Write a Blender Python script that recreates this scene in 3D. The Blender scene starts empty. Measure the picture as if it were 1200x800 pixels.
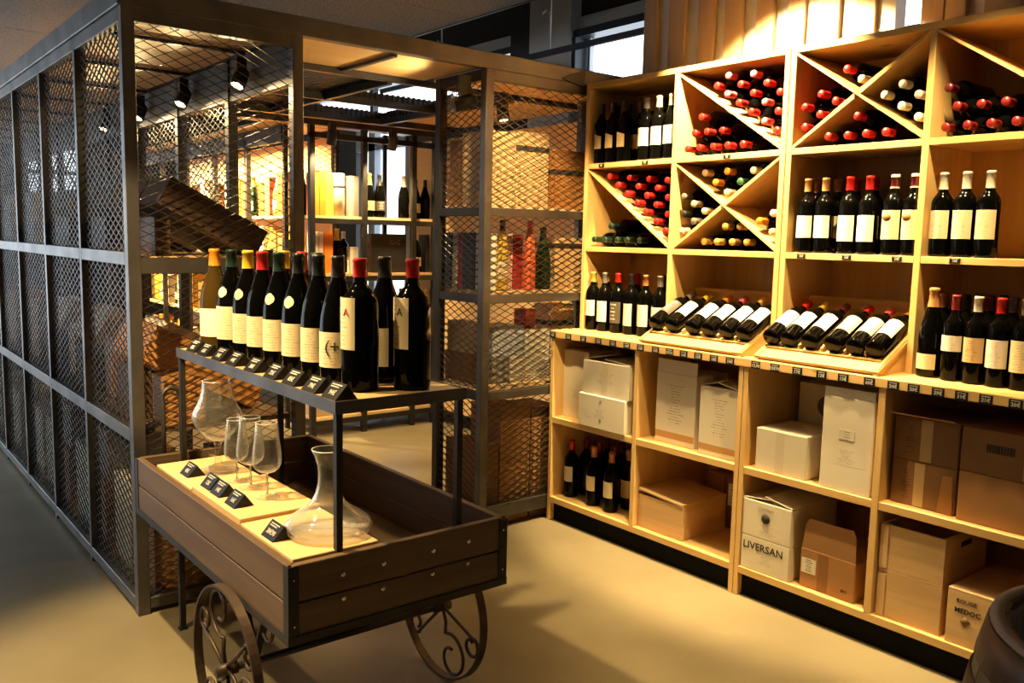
import bpy, bmesh, math, random
from mathutils import Vector, Matrix
S = bpy.context.scene
COL = S.collection
R = math.radians
rnd = random.Random(7)

# ------------------------------------------------------------------ camera
cam_d = bpy.data.cameras.new('camera'); cam_d.sensor_width = 36; cam_d.sensor_fit = 'HORIZONTAL'
cam_d.lens = 1018.07 * 36 / 1200; cam_d.clip_start = .05; cam_d.clip_end = 60
cam = bpy.data.objects.new('camera', cam_d); COL.objects.link(cam)
_r = Vector((0.78090123, -0.62428436, 0.02150151)); _u = Vector((0.05673838, 0.10516765, 0.99283459)); _f = Vector((0.62207236, 0.77408579, -0.11754643))
m = Matrix((( _r.x, _u.x, -_f.x, -0.8903), (_r.y, _u.y, -_f.y, -3.3422), (_r.z, _u.z, -_f.z, 1.4623), (0, 0, 0, 1)))
cam.matrix_world = m
S.camera = cam

# ------------------------------------------------------------------ exposure, sky
vs = S.view_settings
S.display_settings.display_device = 'sRGB'
vs.view_transform = 'Standard'; vs.look = 'None'; vs.exposure = 1.0; vs.gamma = 1; vs.use_curve_mapping = False
W = bpy.data.worlds.new('sky'); S.world = W; W.use_nodes = True
bg = W.node_tree.nodes['Background']; bg.inputs[0].default_value = (.82, .91, 1, 1); bg.inputs[1].default_value = 2.4
S.cycles.use_denoising = True
S.cycles.max_bounces = 10; S.cycles.transmission_bounces = 10; S.cycles.diffuse_bounces = 5; S.cycles.glossy_bounces = 4
S.cycles.sample_clamp_indirect = 4; S.cycles.blur_glossy = .5
S.cycles.caustics_reflective = False; S.cycles.caustics_refractive = False

# daylight entering through the glazed wall on the left and through the clerestory on the right
def portal(name, loc, rot, sx, sy):
    l = bpy.data.lights.new(name, 'AREA'); l.shape = 'RECTANGLE'; l.size = sx; l.size_y = sy
    l.cycles.is_portal = True
    o = bpy.data.objects.new(name, l); COL.objects.link(o); o.location = loc; o.rotation_euler = rot
    return o
portal('daylight_portal', (-3.62, 4.7, 1.5), (0, R(-90), 0), 2.6, 3.8)
portal('daylight_portal', (-1.8, 8.02, 1.4), (R(-90), 0, 0), 3.0, 2.5)
portal('daylight_portal', (3.47, 2.4, 2.72), (0, R(90), 0), .34, 9.0)

WARM = (1, .70, .31)
# ------------------------------------------------------------------ helpers
class MB:
    """collects shapes, then links them as ONE mesh object"""
    def __init__(s): s.v = []; s.f = []; s.uv = {}; s.sm = set()
    def box(s, x0, x1, y0, y1, z0, z1, ch=0.0):
        if x0 > x1: x0, x1 = x1, x0
        if y0 > y1: y0, y1 = y1, y0
        if z0 > z1: z0, z1 = z1, z0
        if ch <= 0:
            b = len(s.v)
            s.v += [(x, y, z) for z in (z0, z1) for y in (y0, y1) for x in (x0, x1)]
            for q in ((0, 2, 3, 1), (4, 5, 7, 6), (0, 1, 5, 4), (2, 6, 7, 3), (0, 4, 6, 2), (1, 3, 7, 5)): s.f.append(tuple(b + i for i in q))
        else:
            ch = min(ch, (x1-x0)*.45, (y1-y0)*.45, (z1-z0)*.45)
            b = len(s.v); idx = {}
            for sx in (0, 1):
                for sy in (0, 1):
                    for sz in (0, 1):
                        for a in range(3):
                            p = [x1 if sx else x0, y1 if sy else y0, z1 if sz else z0]
                            for k in range(3):
                                if k != a: p[k] += ch * (-1 if (sx, sy, sz)[k] else 1)
                            idx[(sx, sy, sz, a)] = len(s.v); s.v.append(tuple(p))
            g = lambda *k: idx[k]
            # faces
            for d in (0, 1):
                q = [g(d, 0, 0, 0), g(d, 1, 0, 0), g(d, 1, 1, 0), g(d, 0, 1, 0)]; s.f.append(tuple(q if d else q[::-1]))
                q = [g(0, d, 0, 1), g(0, d, 1, 1), g(1, d, 1, 1), g(1, d, 0, 1)]; s.f.append(tuple(q if d else q[::-1]))
                q = [g(0, 0, d, 2), g(1, 0, d, 2), g(1, 1, d, 2), g(0, 1, d, 2)]; s.f.append(tuple(q if d else q[::-1]))
            # edges
            for a in (0, 1):
                for c in (0, 1):
                    s.f.append((g(0, a, c, 1), g(1, a, c, 1), g(1, a, c, 2), g(0, a, c, 2)))
                    s.f.append((g(a, 0, c, 2), g(a, 1, c, 2), g(a, 1, c, 0), g(a, 0, c, 0)))
                    s.f.append((g(a, c, 0, 0), g(a, c, 1, 0), g(a, c, 1, 1), g(a, c, 0, 1)))
                    for d in (0, 1): s.f.append((g(a, c, d, 0), g(a, c, d, 1), g(a, c, d, 2)))
        return s
    def hexa(s, p):
        """eight points: bottom four then top four, same order"""
        b = len(s.v); s.v += [tuple(q) for q in p]
        for q in ((3, 2, 1, 0), (4, 5, 6, 7), (0, 1, 5, 4), (1, 2, 6, 5), (2, 3, 7, 6), (3, 0, 4, 7)): s.f.append(tuple(b + i for i in q))
        return s
    def bar(s, a, b, w, t, up=(0, 0, 1), caps=True):
        a = Vector(a); b = Vector(b); d = (b - a).normalized(); up = Vector(up)
        if abs(d.dot(up)) > .98: up = Vector((1, 0, 0))
        r = d.cross(up).normalized(); u = r.cross(d)
        n = len(s.v)
        for p in (a, b):
            for sr, su in ((-1, -1), (1, -1), (1, 1), (-1, 1)): s.v.append(tuple(p + r * sr * w / 2 + u * su * t / 2))
        for i in range(4): j = (i + 1) % 4; s.f.append((n + i, n + j, n + 4 + j, n + 4 + i))
        if caps: s.f.append((n + 3, n + 2, n + 1, n)); s.f.append((n + 4, n + 5, n + 6, n + 7))
        return s
    def tube(s, pts, r, seg=8, closed=False):
        pts = [Vector(p) for p in pts]; n0 = len(s.v); N = len(pts)
        t0 = (pts[1] - pts[0]).normalized(); nrm = t0.orthogonal().normalized()
        for i, p in enumerate(pts):
            if closed: t = (pts[(i + 1) % N] - pts[i - 1]).normalized()
            else: t = (pts[min(i + 1, N - 1)] - pts[max(i - 1, 0)]).normalized()
            nrm = (nrm - t * nrm.dot(t)).normalized(); bn = t.cross(nrm)
            for k in range(seg):
                a = 2 * math.pi * k / seg; s.v.append(tuple(p + (nrm * math.cos(a) + bn * math.sin(a)) * r))
        for i in range(N if closed else N - 1):
            for k in range(seg):
                a = n0 + i * seg + k; b = n0 + i * seg + (k + 1) % seg
                c = n0 + ((i + 1) % N) * seg + (k + 1) % seg; d = n0 + ((i + 1) % N) * seg + k
                s.sm.add(len(s.f)); s.f.append((a, b, c, d))
        if not closed:
            s.f.append(tuple(n0 + k for k in range(seg))[::-1]); s.f.append(tuple(n0 + (N - 1) * seg + k for k in range(seg)))
        return s
    def lathe(s, prof, seg=24, c=(0, 0, 0), smooth=True, a0=0, a1=360):
        """prof: (r, z) list; r == 0 ends close"""
        n0 = len(s.v); full = abs(a1 - a0) >= 359.9; K = seg if full else seg + 1; rows = []
        for r, z in prof:
            if r < 1e-6: rows.append([len(s.v)]); s.v.append((c[0], c[1], c[2] + z))
            else:
                row = []
                for k in range(K):
                    a = R(a0 + (a1 - a0) * k / seg); row.append(len(s.v)); s.v.append((c[0] + r * math.cos(a), c[1] + r * math.sin(a), c[2] + z))
                rows.append(row)
        for i in range(len(rows) - 1):
            A, B = rows[i], rows[i + 1]
            for k in range(seg):
                k2 = (k + 1) % K
                if smooth: s.sm.add(len(s.f))
                if len(A) == 1 and len(B) == 1: s.sm.discard(len(s.f)); continue
                if len(A) == 1: s.f.append((A[0], B[k2], B[k]))
                elif len(B) == 1: s.f.append((A[k], A[k2], B[0]))
                else: s.f.append((A[k], A[k2], B[k2], B[k]))
        return s
    def prism(s, poly, h, tf=lambda x, y, z: (x, y, z)):
        """poly in local xy, extruded 0..h in z, then tf"""
        n = len(s.v); N = len(poly)
        for z in (0, h):
            for x, y in poly: s.v.append(tuple(tf(x, y, z)))
        s.f.append(tuple(n + i for i in range(N))[::-1]); s.f.append(tuple(n + N + i for i in range(N)))
        for i in range(N): j = (i + 1) % N; s.f.append((n + i, n + j, n + N + j, n + N + i))
        return s
    def mesh(s, name):
        me = bpy.data.meshes.new(name); me.from_pydata(s.v, [], s.f)
        if s.sm: me.polygons.foreach_set('use_smooth', [i in s.sm for i in range(len(s.f))])
        bm = bmesh.new(); bm.from_mesh(me); bmesh.ops.recalc_face_normals(bm, faces=bm.faces[:]); bm.to_mesh(me); bm.free()
        return me
    def obj(s, name, mat, parent=None, loc=None, rot=None):
        return link(name, s.mesh(name), mat, parent, loc, rot)

def link(name, me, mat, parent=None, loc=None, rot=None):
    if mat is not None and not me.materials: me.materials.append(mat)
    o = bpy.data.objects.new(name, me); COL.objects.link(o)
    if parent: o.parent = parent
    if loc: o.location = loc
    if rot: o.rotation_euler = rot
    return o
LABELS = {}
def tag(o, label, cat, group=None):
    n = len(label.split())
    if not 4 <= n <= 16 or label in LABELS: print('LABELERR', n, label)
    LABELS[label] = o
    o['label'] = label; o['category'] = cat
    if group: o['group'] = group
    return o
def empty(name, label, cat, loc=(0, 0, 0), rot=(0, 0, 0), group=None):
    o = bpy.data.objects.new(name, None); COL.objects.link(o); o.empty_display_size = .05
    o.location = loc; o.rotation_euler = rot
    return tag(o, label, cat, group)
def struct(o): o['kind'] = 'structure'; return o
def box(name, mat, b, parent=None, ch=0.0): return MB().box(*b, ch=ch).obj(name, mat, parent)
ORD = ['first', 'second', 'third', 'fourth', 'fifth', 'sixth', 'seventh', 'eighth', 'ninth', 'tenth', 'eleventh', 'twelfth', 'thirteenth', 'fourteenth', 'fifteenth',
       'sixteenth', 'seventeenth', 'eighteenth', 'nineteenth', 'twentieth', 'twenty-first', 'twenty-second', 'twenty-third', 'twenty-fourth', 'twenty-fifth', 'twenty-sixth']

# ------------------------------------------------------------------ materials
def mat(name, col, rough=.5, metal=0, spec=.5, trans=0, emit=None, estr=0, ior=1.45, coat=0):
    m = bpy.data.materials.new(name); m.use_nodes = True
    p = m.node_tree.nodes['Principled BSDF']
    p.inputs['Base Color'].default_value = (*col, 1); p.inputs['Roughness'].default_value = rough
    p.inputs['Metallic'].default_value = metal; p.inputs['Specular IOR Level'].default_value = spec
    p.inputs['Transmission Weight'].default_value = trans; p.inputs['IOR'].default_value = ior; p.inputs['Coat Weight'].default_value = coat
    if emit: p.inputs['Emission Color'].default_value = (*emit, 1); p.inputs['Emission Strength'].default_value = estr
    return m
def nodes(m): return m.node_tree.nodes, m.node_tree.links, m.node_tree.nodes['Principled BSDF']
def noisy(name, c1, c2, scale=6, rough=.5, stretch=(1, 1, 1), detail=6, metal=0, bump=.0, bscale=60, lo=.35, hi=.65, spec=.5, rvar=0):
    m = mat(name, c1, rough, metal, spec); N, L, p = nodes(m)
    tc = N.new('ShaderNodeTexCoord'); mp = N.new('ShaderNodeMapping'); mp.inputs['Scale'].default_value = stretch
    L.new(tc.outputs['Object'], mp.inputs['Vector'])
    n = N.new('ShaderNodeTexNoise'); n.inputs['Scale'].default_value = scale; n.inputs['Detail'].default_value = detail
    L.new(mp.outputs[0], n.inputs['Vector'])
    cr = N.new('ShaderNodeValToRGB'); cr.color_ramp.elements[0].position = lo; cr.color_ramp.elements[1].position = hi
    cr.color_ramp.elements[0].color = (*c1, 1); cr.color_ramp.elements[1].color = (*c2, 1)
    L.new(n.outputs['Fac'], cr.inputs[0]); L.new(cr.outputs[0], p.inputs['Base Color'])
    if rvar:
        mr = N.new('ShaderNodeMapRange'); mr.inputs[3].default_value = rough - rvar; mr.inputs[4].default_value = rough + rvar
        L.new(n.outputs['Fac'], mr.inputs[0]); L.new(mr.outputs[0], p.inputs['Roughness'])
    if bump:
        b = N.new('ShaderNodeBump'); b.inputs['Strength'].default_value = bump; b.inputs['Distance'].default_value = .004
        n2 = N.new('ShaderNodeTexNoise'); n2.inputs['Scale'].default_value = bscale; n2.inputs['Detail'].default_value = 4
        L.new(mp.outputs[0], n2.inputs['Vector']); L.new(n2.outputs['Fac'], b.inputs['Height']); L.new(b.outputs[0], p.inputs['Normal'])
    return m
def wood(name, axis, c1, c2, rough=.5, scale=9, knots=True, ck=(.28, .13, .05)):
    m = mat(name, c1, rough); N, L, p = nodes(m)
    st = [1, 1, 1]; st[axis] = .07
    tc = N.new('ShaderNodeTexCoord'); mp = N.new('ShaderNodeMapping'); mp.inputs['Scale'].default_value = st
    oi = N.new('ShaderNodeObjectInfo'); ad = N.new('ShaderNodeVectorMath'); ad.operation = 'ADD'
    mu = N.new('ShaderNodeVectorMath'); mu.operation = 'SCALE'; mu.inputs['Scale'].default_value = 7.3
    L.new(oi.outputs['Random'], mu.inputs[0])
    L.new(tc.outputs['Object'], ad.inputs[0]); L.new(mu.outputs[0], ad.inputs[1]); L.new(ad.outputs[0], mp.inputs['Vector'])
    n = N.new('ShaderNodeTexNoise'); n.inputs['Scale'].default_value = scale; n.inputs['Detail'].default_value = 3; n.inputs['Distortion'].default_value = .6
    L.new(mp.outputs[0], n.inputs['Vector'])
    sn = N.new('ShaderNodeMath'); sn.operation = 'MULTIPLY'; sn.inputs[1].default_value = 22
    L.new(n.outputs['Fac'], sn.inputs[0]); si = N.new('ShaderNodeMath'); si.operation = 'SINE'; L.new(sn.outputs[0], si.inputs[0])
    mr = N.new('ShaderNodeMapRange'); mr.inputs[1].default_value = -1; mr.inputs[2].default_value = 1; L.new(si.outputs[0], mr.inputs[0])
    fn = N.new('ShaderNodeTexNoise'); fn.inputs['Scale'].default_value = scale * 14; fn.inputs['Detail'].default_value = 2; L.new(mp.outputs[0], fn.inputs['Vector'])
    av = N.new('ShaderNodeMix'); av.inputs[0].default_value = .5; L.new(mr.outputs[0], av.inputs[2]); L.new(fn.outputs['Fac'], av.inputs[3])
    cr = N.new('ShaderNodeMix'); cr.data_type = 'RGBA'; cr.inputs[6].default_value = (*c1, 1); cr.inputs[7].default_value = (*c2, 1)
    L.new(av.outputs[0], cr.inputs[0]); out = cr.outputs[2]
    if knots:
        st2 = [5, 5, 5]; st2[axis] = 3.0
        m2 = N.new('ShaderNodeMapping'); m2.inputs['Scale'].default_value = st2; L.new(ad.outputs[0], m2.inputs['Vector'])
        vo = N.new('ShaderNodeTexVoronoi'); vo.inputs['Scale'].default_value = 1.0; L.new(m2.outputs[0], vo.inputs['Vector'])
        k = N.new('ShaderNodeMapRange'); k.inputs[1].default_value = .05; k.inputs[2].default_value = .10; k.inputs[3].default_value = .8; k.inputs[4].default_value = 0
        L.new(vo.outputs['Distance'], k.inputs[0])
        km = N.new('ShaderNodeMix'); km.data_type = 'RGBA'; km.inputs[7].default_value = (*ck, 1); L.new(k.outputs[0], km.inputs[0]); L.new(out, km.inputs[6]); out = km.outputs[2]
    L.new(out, p.inputs['Base Color'])
    b = N.new('ShaderNodeBump'); b.inputs['Strength'].default_value = .12; b.inputs['Distance'].default_value = .002
    L.new(av.outputs[0], b.inputs['Height']); L.new(b.outputs[0], p.inputs['Normal'])
    return m
def lines(name, paper, ink, n=12, u0=.36, dens=.47, rough=.6, stripe=None, vmin=.08, vmax=.92):
    """paper carrying rows of small illegible print (uv driven)"""
    m = mat(name, paper, rough); N, L, p = nodes(m)
    uv = N.new('ShaderNodeUVMap'); uv.uv_map = 'UVMap'
    sp = N.new('ShaderNodeSeparateXYZ'); L.new(uv.outputs[0], sp.inputs[0])
    def M(op, a, b=None):
        k = N.new('ShaderNodeMath'); k.operation = op
        for i, q in enumerate((a, b)):
            if q is None: continue
            if isinstance(q, (int, float)): k.inputs[i].default_value = q
            else: L.new(q, k.inputs[i])
        return k.outputs[0]
    v = M('MULTIPLY', sp.outputs[1], n); row = M('FLOOR', v); fr = M('FRACT', v)
    band = M('LESS_THAN', fr, .38)
    cb = N.new('ShaderNodeCombineXYZ'); L.new(M('MULTIPLY', sp.outputs[0], 34), cb.inputs[0]); L.new(M('MULTIPLY', row, 7.31), cb.inputs[1])
    nz = N.new('ShaderNodeTexNoise'); nz.inputs['Scale'].default_value = 1; nz.inputs['Detail'].default_value = 1; L.new(cb.outputs[0], nz.inputs['Vector'])
    on = M('GREATER_THAN', nz.outputs['Fac'], dens)
    c2 = N.new('ShaderNodeCombineXYZ'); L.new(M('MULTIPLY', row, 3.7), c2.inputs[0])
    nw = N.new('ShaderNodeTexNoise'); nw.inputs['Scale'].default_value = 1; L.new(c2.outputs[0], nw.inputs['Vector'])
    wid = M('MULTIPLY', M('SUBTRACT', nw.outputs['Fac'], .3), u0 * 2)
    side = M('LESS_THAN', M('ABSOLUTE', M('SUBTRACT', sp.outputs[0], .5)), wid)
    rng = M('MULTIPLY', M('GREATER_THAN', sp.outputs[1], vmin), M('LESS_THAN', sp.outputs[1], vmax))
    k = M('MULTIPLY', M('MULTIPLY', band, on), M('MULTIPLY', side, rng))
    mx = N.new('ShaderNodeMix'); mx.data_type = 'RGBA'; mx.inputs[6].default_value = (*paper, 1); mx.inputs[7].default_value = (*ink, 1); L.new(k, mx.inputs[0]); out = mx.outputs[2]
    if stripe:
        s0, s1, sc = stripe
        kk = M('MULTIPLY', M('GREATER_THAN', sp.outputs[1], s0), M('LESS_THAN', sp.outputs[1], s1))
        m3 = N.new('ShaderNodeMix'); m3.data_type = 'RGBA'; L.new(out, m3.inputs[6]); m3.inputs[7].default_value = (*sc, 1); L.new(kk, m3.inputs[0]); out = m3.outputs[2]
    L.new(out, p.inputs['Base Color'])
    return m
P1, P2 = (.76, .52, .215), (.64, .40, .14)
PINE = [wood('pine_x', 0, P1, P2), wood('pine_y', 1, P1, P2), wood('pine_z', 2, P1, P2)]
PLY = [wood('plywood_x', 0, (.84, .60, .31), (.76, .51, .25), knots=False), wood('plywood_y', 1, (.84, .60, .31), (.76, .51, .25), knots=False)]
OAK = [wood('dark_oak_%d' % a, a, (.15, .096, .052), (.08, .048, .026), rough=.55, scale=7, knots=False) for a in range(3)]
BEECH = wood('beech_board', 1, (.80, .57, .30), (.72, .48, .22), knots=False)
CRATEW = [wood('crate_wood_%d' % a, a, (.74, .52, .27), (.62, .40, .19)) for a in range(3)]
DKCRATE = [wood('dark_crate_%d' % a, a, (.10, .06, .035), (.05, .028, .016), knots=False) for a in range(3)]
ORCRATE = [wood('orange_crate_%d' % a, a, (.50, .24, .07), (.38, .16, .04)) for a in range(3)]
SLATW = wood('slat_wood', 2, (.42, .29, .17), (.33, .22, .12), knots=False)
STEEL = noisy('raw_steel', (.16, .15, .146), (.10, .095, .092), 5, .46, metal=.9, rvar=.08)
STEEL_D = noisy('dark_steel', (.042, .038, .036), (.024, .022, .021), 6, .45, metal=.5)
WIRE = mat('wire_steel', (.085, .075, .07), .38, .8)
BLACK = mat('black_plastic', (.012, .012, .013), .45)
PLINTH = mat('black_plinth', (.004, .004, .004), .7, spec=.1)
CONC = noisy('polished_concrete', (.27, .23, .145), (.205, .17, .105), 2.2, .42, detail=8, lo=.3, hi=.7, bump=.03, bscale=40, rvar=.09)
FELT = noisy('wood_wool_panel', (.30, .315, .335), (.15, .157, .17), 95, .95, detail=4, bump=.5, bscale=160, lo=.4, hi=.6)
WALLP = noisy('white_plaster', (.62, .61, .60), (.55, .54, .53), 3, .8)
DARKW = noisy('dark_wall_panel', (.028, .026, .026), (.02, .019, .019), 3, .7)
CHAR = mat('charcoal_frame', (.03, .032, .04), .4, .3)
PALE = mat('pale_reveal', (.55, .57, .60), .7)
BATTW = mat('white_board', (.75, .73, .70), .7)
def thin_glass(name, ior, tint, edge=.6, painted_highlight=0.0, base=.035):
    """thin clear sheet: light passes straight through, the surface mirrors by its angle"""
    m = bpy.data.materials.new(name); m.use_nodes = True; N, L = m.node_tree.nodes, m.node_tree.links; N.remove(N['Principled BSDF'])
    lw = N.new('ShaderNodeLayerWeight'); lw.inputs['Blend'].default_value = .5
    pw = N.new('ShaderNodeMath'); pw.operation = 'POWER'; pw.inputs[1].default_value = ior; L.new(lw.outputs['Facing'], pw.inputs[0])
    fr = N.new('ShaderNodeMapRange'); fr.inputs[3].default_value = base; fr.inputs[4].default_value = edge; L.new(pw.outputs[0], fr.inputs[0])
    tr_ = N.new('ShaderNodeBsdfTransparent'); tr_.inputs[0].default_value = (*tint, 1)
    gl = N.new('ShaderNodeBsdfGlossy'); gl.inputs['Roughness'].default_value = .02
    mx = N.new('ShaderNodeMixShader'); L.new(fr.outputs[0], mx.inputs[0]); L.new(tr_.outputs[0], mx.inputs[1])
    df = N.new('ShaderNodeBsdfDiffuse'); df.inputs[0].default_value = (.9, .9, .88, 1); m2 = N.new('ShaderNodeMixShader'); m2.inputs[0].default_value = painted_highlight  # pale diffuse share paints bright highlights onto the glass edges
    L.new(gl.outputs[0], m2.inputs[1]); L.new(df.outputs[0], m2.inputs[2]); L.new(m2.outputs[0], mx.inputs[2])
    L.new(mx.outputs[0], N['Material Output'].inputs[0]); return m
GLASS_PANE = thin_glass('window_glass', 5, (.97, .98, .98))
CLEAR = thin_glass('clear_glass', 2.6, (.985, .99, .985), .95, .36, .075)
GLS = {'dark': mat('dark_bottle_glass', (.0016, .0016, .0014), .05, spec=.14), 'brown': mat('amber_bottle_glass', (.032, .019, .004), .06, spec=.3),
       'green': mat('green_bottle_glass', (.008, .022, .008), .06, spec=.3), 'yellow': mat('golden_bottle_glass', (.62, .42, .08), .08),
       'pink': mat('rose_bottle_glass', (.80, .17, .07), .08), 'purple': mat('violet_bottle_glass', (.02, .016, .04), .07)}
CAPC = {'red': (.55, .018, .015), 'dark red': (.20, .012, .014), 'orange': (.70, .24, .02), 'yellow': (.75, .50, .03), 'black': (.015, .015, .016), 'green-black': (.012, .03, .02),
        'grey': (.16, .14, .12), 'white': (.72, .68, .58), 'cream': (.72, .58, .36), 'tan': (.55, .27, .10), 'gold': (.62, .38, .08), 'maroon': (.10, .012, .018), 'pink': (.75, .12, .16),
        'copper': (.45, .18, .08), 'green': (.03, .10, .05)}
CAP = {k: mat('capsule_' + k.replace(' ', '_').replace('-', '_'), c, .32, .15) for k, c in CAPC.items()}
INK = (.06, .05, .05)
LAB = {'white': lines('white_label', (.82, .78, .70), (.55, .49, .42), 13), 'cream': lines('cream_label', (.78, .67, .43), (.55, .43, .25), 12),
       'tan': lines('tan_label', (.58, .42, .22), (.28, .18, .09), 12), 'dark': lines('dark_label', (.075, .065, .055), (.55, .50, .42), 6, dens=.42),
       'stripe': mat('plain_white_label', (.80, .76, .68), .6)}
INKM = mat('printed_ink', (.03, .028, .027), .7); GREYINK = mat('grey_ink', (.28, .25, .21), .7); REDINK = mat('red_ink', (.35, .03, .04), .7); ORINK = mat('orange_ink', (.60, .18, .05), .7)
CHALK = mat('chalk_writing', (.50, .48, .43), .8)
SLATE = mat('slate_tag', (.009, .009, .010), .5, spec=.25)
CARD = {'white': noisy('white_card', (.76, .70, .57), (.72, .66, .53), 4, .7), 'brown': noisy('brown_card', (.40, .21, .085), (.36, .185, .07), 5, .75), 'darkbrown': noisy('dark_brown_card', (.26, .13, .055), (.22, .11, .045), 5, .75),
        'grey': noisy('grey_card', (.30, .28, .26), (.25, .235, .22), 5, .7), 'orange': mat('orange_card', (.85, .22, .02), .5), 'yellow': mat('yellow_card', (.85, .48, .06), .5), 'pink': mat('pink_card', (.72, .12, .20), .5),
        'black': mat('black_card', (.018, .016, .016), .5), 'red': mat('red_card', (.42, .03, .03), .5), 'blue': mat('pale_blue_card', (.48, .52, .62), .6), 'palepink': mat('pale_pink_card', (.80, .52, .46), .6),
        'beige': noisy('beige_card', (.55, .42, .24), (.50, .37, .2), 5, .7), 'gold': mat('gold_foil_card', (.80, .50, .12), .25, .8)}
PRT = {'white': lines('white_card_print', (.74, .68, .55), (.44, .38, .29), 17, dens=.44), 'brown': lines('brown_card_print', (.38, .20, .08), (.16, .08, .03), 12), 'darkbrown': lines('dark_card_print', (.245, .122, .05), (.10, .05, .025), 12)}
TAPE = mat('beige_tape', (.52, .38, .19), .35); TAPE_W = mat('pale_tape', (.68, .61, .47), .35)
STICK = lines('white_sticker', (.78, .74, .64), (.08, .07, .06), 7, dens=.4)
BAND = mat('ochre_print', (.48, .28, .10), .7)
RIVET = mat('bright_rivet', (.75, .70, .60), .25, .9)
RUST = noisy('brown_iron', (.10, .065, .045), (.055, .038, .03), 14, .5, metal=.6)
HOOP = noisy('rusty_hoop', (.085, .058, .048), (.05, .035, .03), 12, .55, metal=.5)
STAVE = [wood('barrel_stave_%d' % i, 2, a, b, rough=.7, knots=False) for i, (a, b) in enumerate((((.20, .145, .08), (.13, .09, .05)), ((.17, .12, .07), (.11, .075, .04))))]
GREYOAK = wood('weathered_oak', 2, (.36, .32, .30), (.25, .22, .21), rough=.7, knots=False)
HEADW = wood('barrel_head_wood', 0, (.44, .34, .24), (.34, .25, .17), rough=.7, knots=False)
GLINT = mat('painted_glass_glint', (.75, .75, .72), .12, spec=.8)  # opaque pale colour standing in for light caught in glass
LENS = mat('lamp_lens', (1, .8, .5), .3, emit=(1, .72, .36), estr=10)

def uvquad(name, w, h, m, parent, M4, t=.0012):
    """thin printed sheet: local x = width, y = height, +z faces out, with uv 0..1"""
    me = bpy.data.meshes.new(name)
    v = [(-w/2, -h/2, 0), (w/2, -h/2, 0), (w/2, h/2, 0), (-w/2, h/2, 0)]
    v = v + [(a, b, t) for a, b, _ in v]
    f = [(4, 5, 6, 7), (3, 2, 1, 0), (0, 1, 5, 4), (1, 2, 6, 5), (2, 3, 7, 6), (3, 0, 4, 7)]
    me.from_pydata(v, [], f); u = me.uv_layers.new(name='UVMap')
    for lp in me.loops: x, y, z = v[lp.vertex_index]; u.data[lp.index].uv = (x / w + .5, y / h + .5)
    o = link(name, me, m, parent); o.matrix_local = M4; return o
def face(axis, p, tilt=None):
    """matrix whose +z faces -x ('W'), -y ('S') or up ('U'), x to the viewer's right"""
    X, Y, Z = {'W': ((0, -1, 0), (0, 0, 1), (-1, 0, 0)), 'S': ((1, 0, 0), (0, 0, 1), (0, -1, 0)), 'U': ((0, -1, 0), (1, 0, 0), (0, 0, 1))}[axis]
    return Matrix(((X[0], Y[0], Z[0], p[0]), (X[1], Y[1], Z[1], p[1]), (X[2], Y[2], Z[2], p[2]), (0, 0, 0, 1)))
_txt = {}
def text(name, body, size, m, parent, M4, bold=0.0, ext=.0004):
    k = (body, size, bold, m.name)
    if k not in _txt:
        c = bpy.data.curves.new('text', 'FONT'); c.body = body; c.size = size; c.align_x = 'CENTER'; c.align_y = 'CENTER'; c.extrude = ext; c.offset = bold; c.resolution_u = 2
        to = bpy.data.objects.new('text', c); COL.objects.link(to)
        bpy.context.view_layer.update()
        me = bpy.data.meshes.new_from_object(to.evaluated_get(bpy.context.evaluated_depsgraph_get()))
        bpy.data.objects.remove(to); bpy.data.curves.remove(c); me.materials.clear(); me.materials.append(m); me.name = name; _txt[k] = me
    o = link(name, _txt[k], None, parent); o.matrix_local = M4; return o
# ------------------------------------------------------------------ the setting
struct(box('floor', CONC, (-3.6, 3.4, -6, 8, -.06, 0)))
struct(box('wall_back', WALLP, (-3.7, 3.5, -6.1, -6, 0, 3.5)))
# far wall with a tall window
fw = struct(MB().box(-3.7, -3.3, 8, 8.1, 0, 3.5).box(-.3, .95, 8, 8.1, 0, 3.5).box(-3.3, -.3, 8, 8.1, 0, .12).box(-3.3, -.3, 8, 8.1, 2.65, 3.5).box(1.60, 3.5, 8, 8.1, 0, 3.5).box(.95, 1.60, 8, 8.1, 0, 1.3).box(.95, 1.60, 8, 8.1, 2.85, 3.5).obj('wall_front', DARKW))
w1 = struct(box('window_1', GLASS_PANE, (.95, 1.60, 8.04, 8.045, 1.3, 2.85)))
MB().box(.95, 1.60, 8.0, 8.06, 1.3, 1.33).box(.95, 1.60, 8.0, 8.06, 2.09, 2.13).box(1.27, 1.30, 8.0, 8.06, 1.3, 2.85).obj('window_frame', CHAR, w1)
w5 = struct(box('window_5', GLASS_PANE, (-3.3, -.3, 8.04, 8.045, .12, 2.65)))
f = MB()
for x in (-3.3, -2.3, -1.3, -.34): f.box(x, x + .04, 8.0, 8.06, .12, 2.65)
f.obj('window_frame', CHAR, w5)
# glazed shop front on the left
struct(MB().box(-3.7, -3.6, -6, 8, 0, .2).box(-3.7, -3.6, -6, 8, 2.8, 3.5).box(-3.7, -3.6, -6, 3.0, .2, 2.8).box(-3.7, -3.6, 6.6, 8, .2, 2.8).obj('wall_left', WALLP))
w2 = struct(box('window_2', GLASS_PANE, (-3.655, -3.65, 3.0, 6.6, .2, 2.8)))
f = MB()
for i in range(4): f.box(-3.68, -3.6, 3.0 + 1.2*i - .03, 3.0 + 1.2*i + .03, .2, 2.8)
f.box(-3.68, -3.6, 3.0, 6.6, .2, .26).box(-3.68, -3.6, 3.0, 6.6, 2.74, 2.8).obj('window_frame', CHAR, w2)
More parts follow.
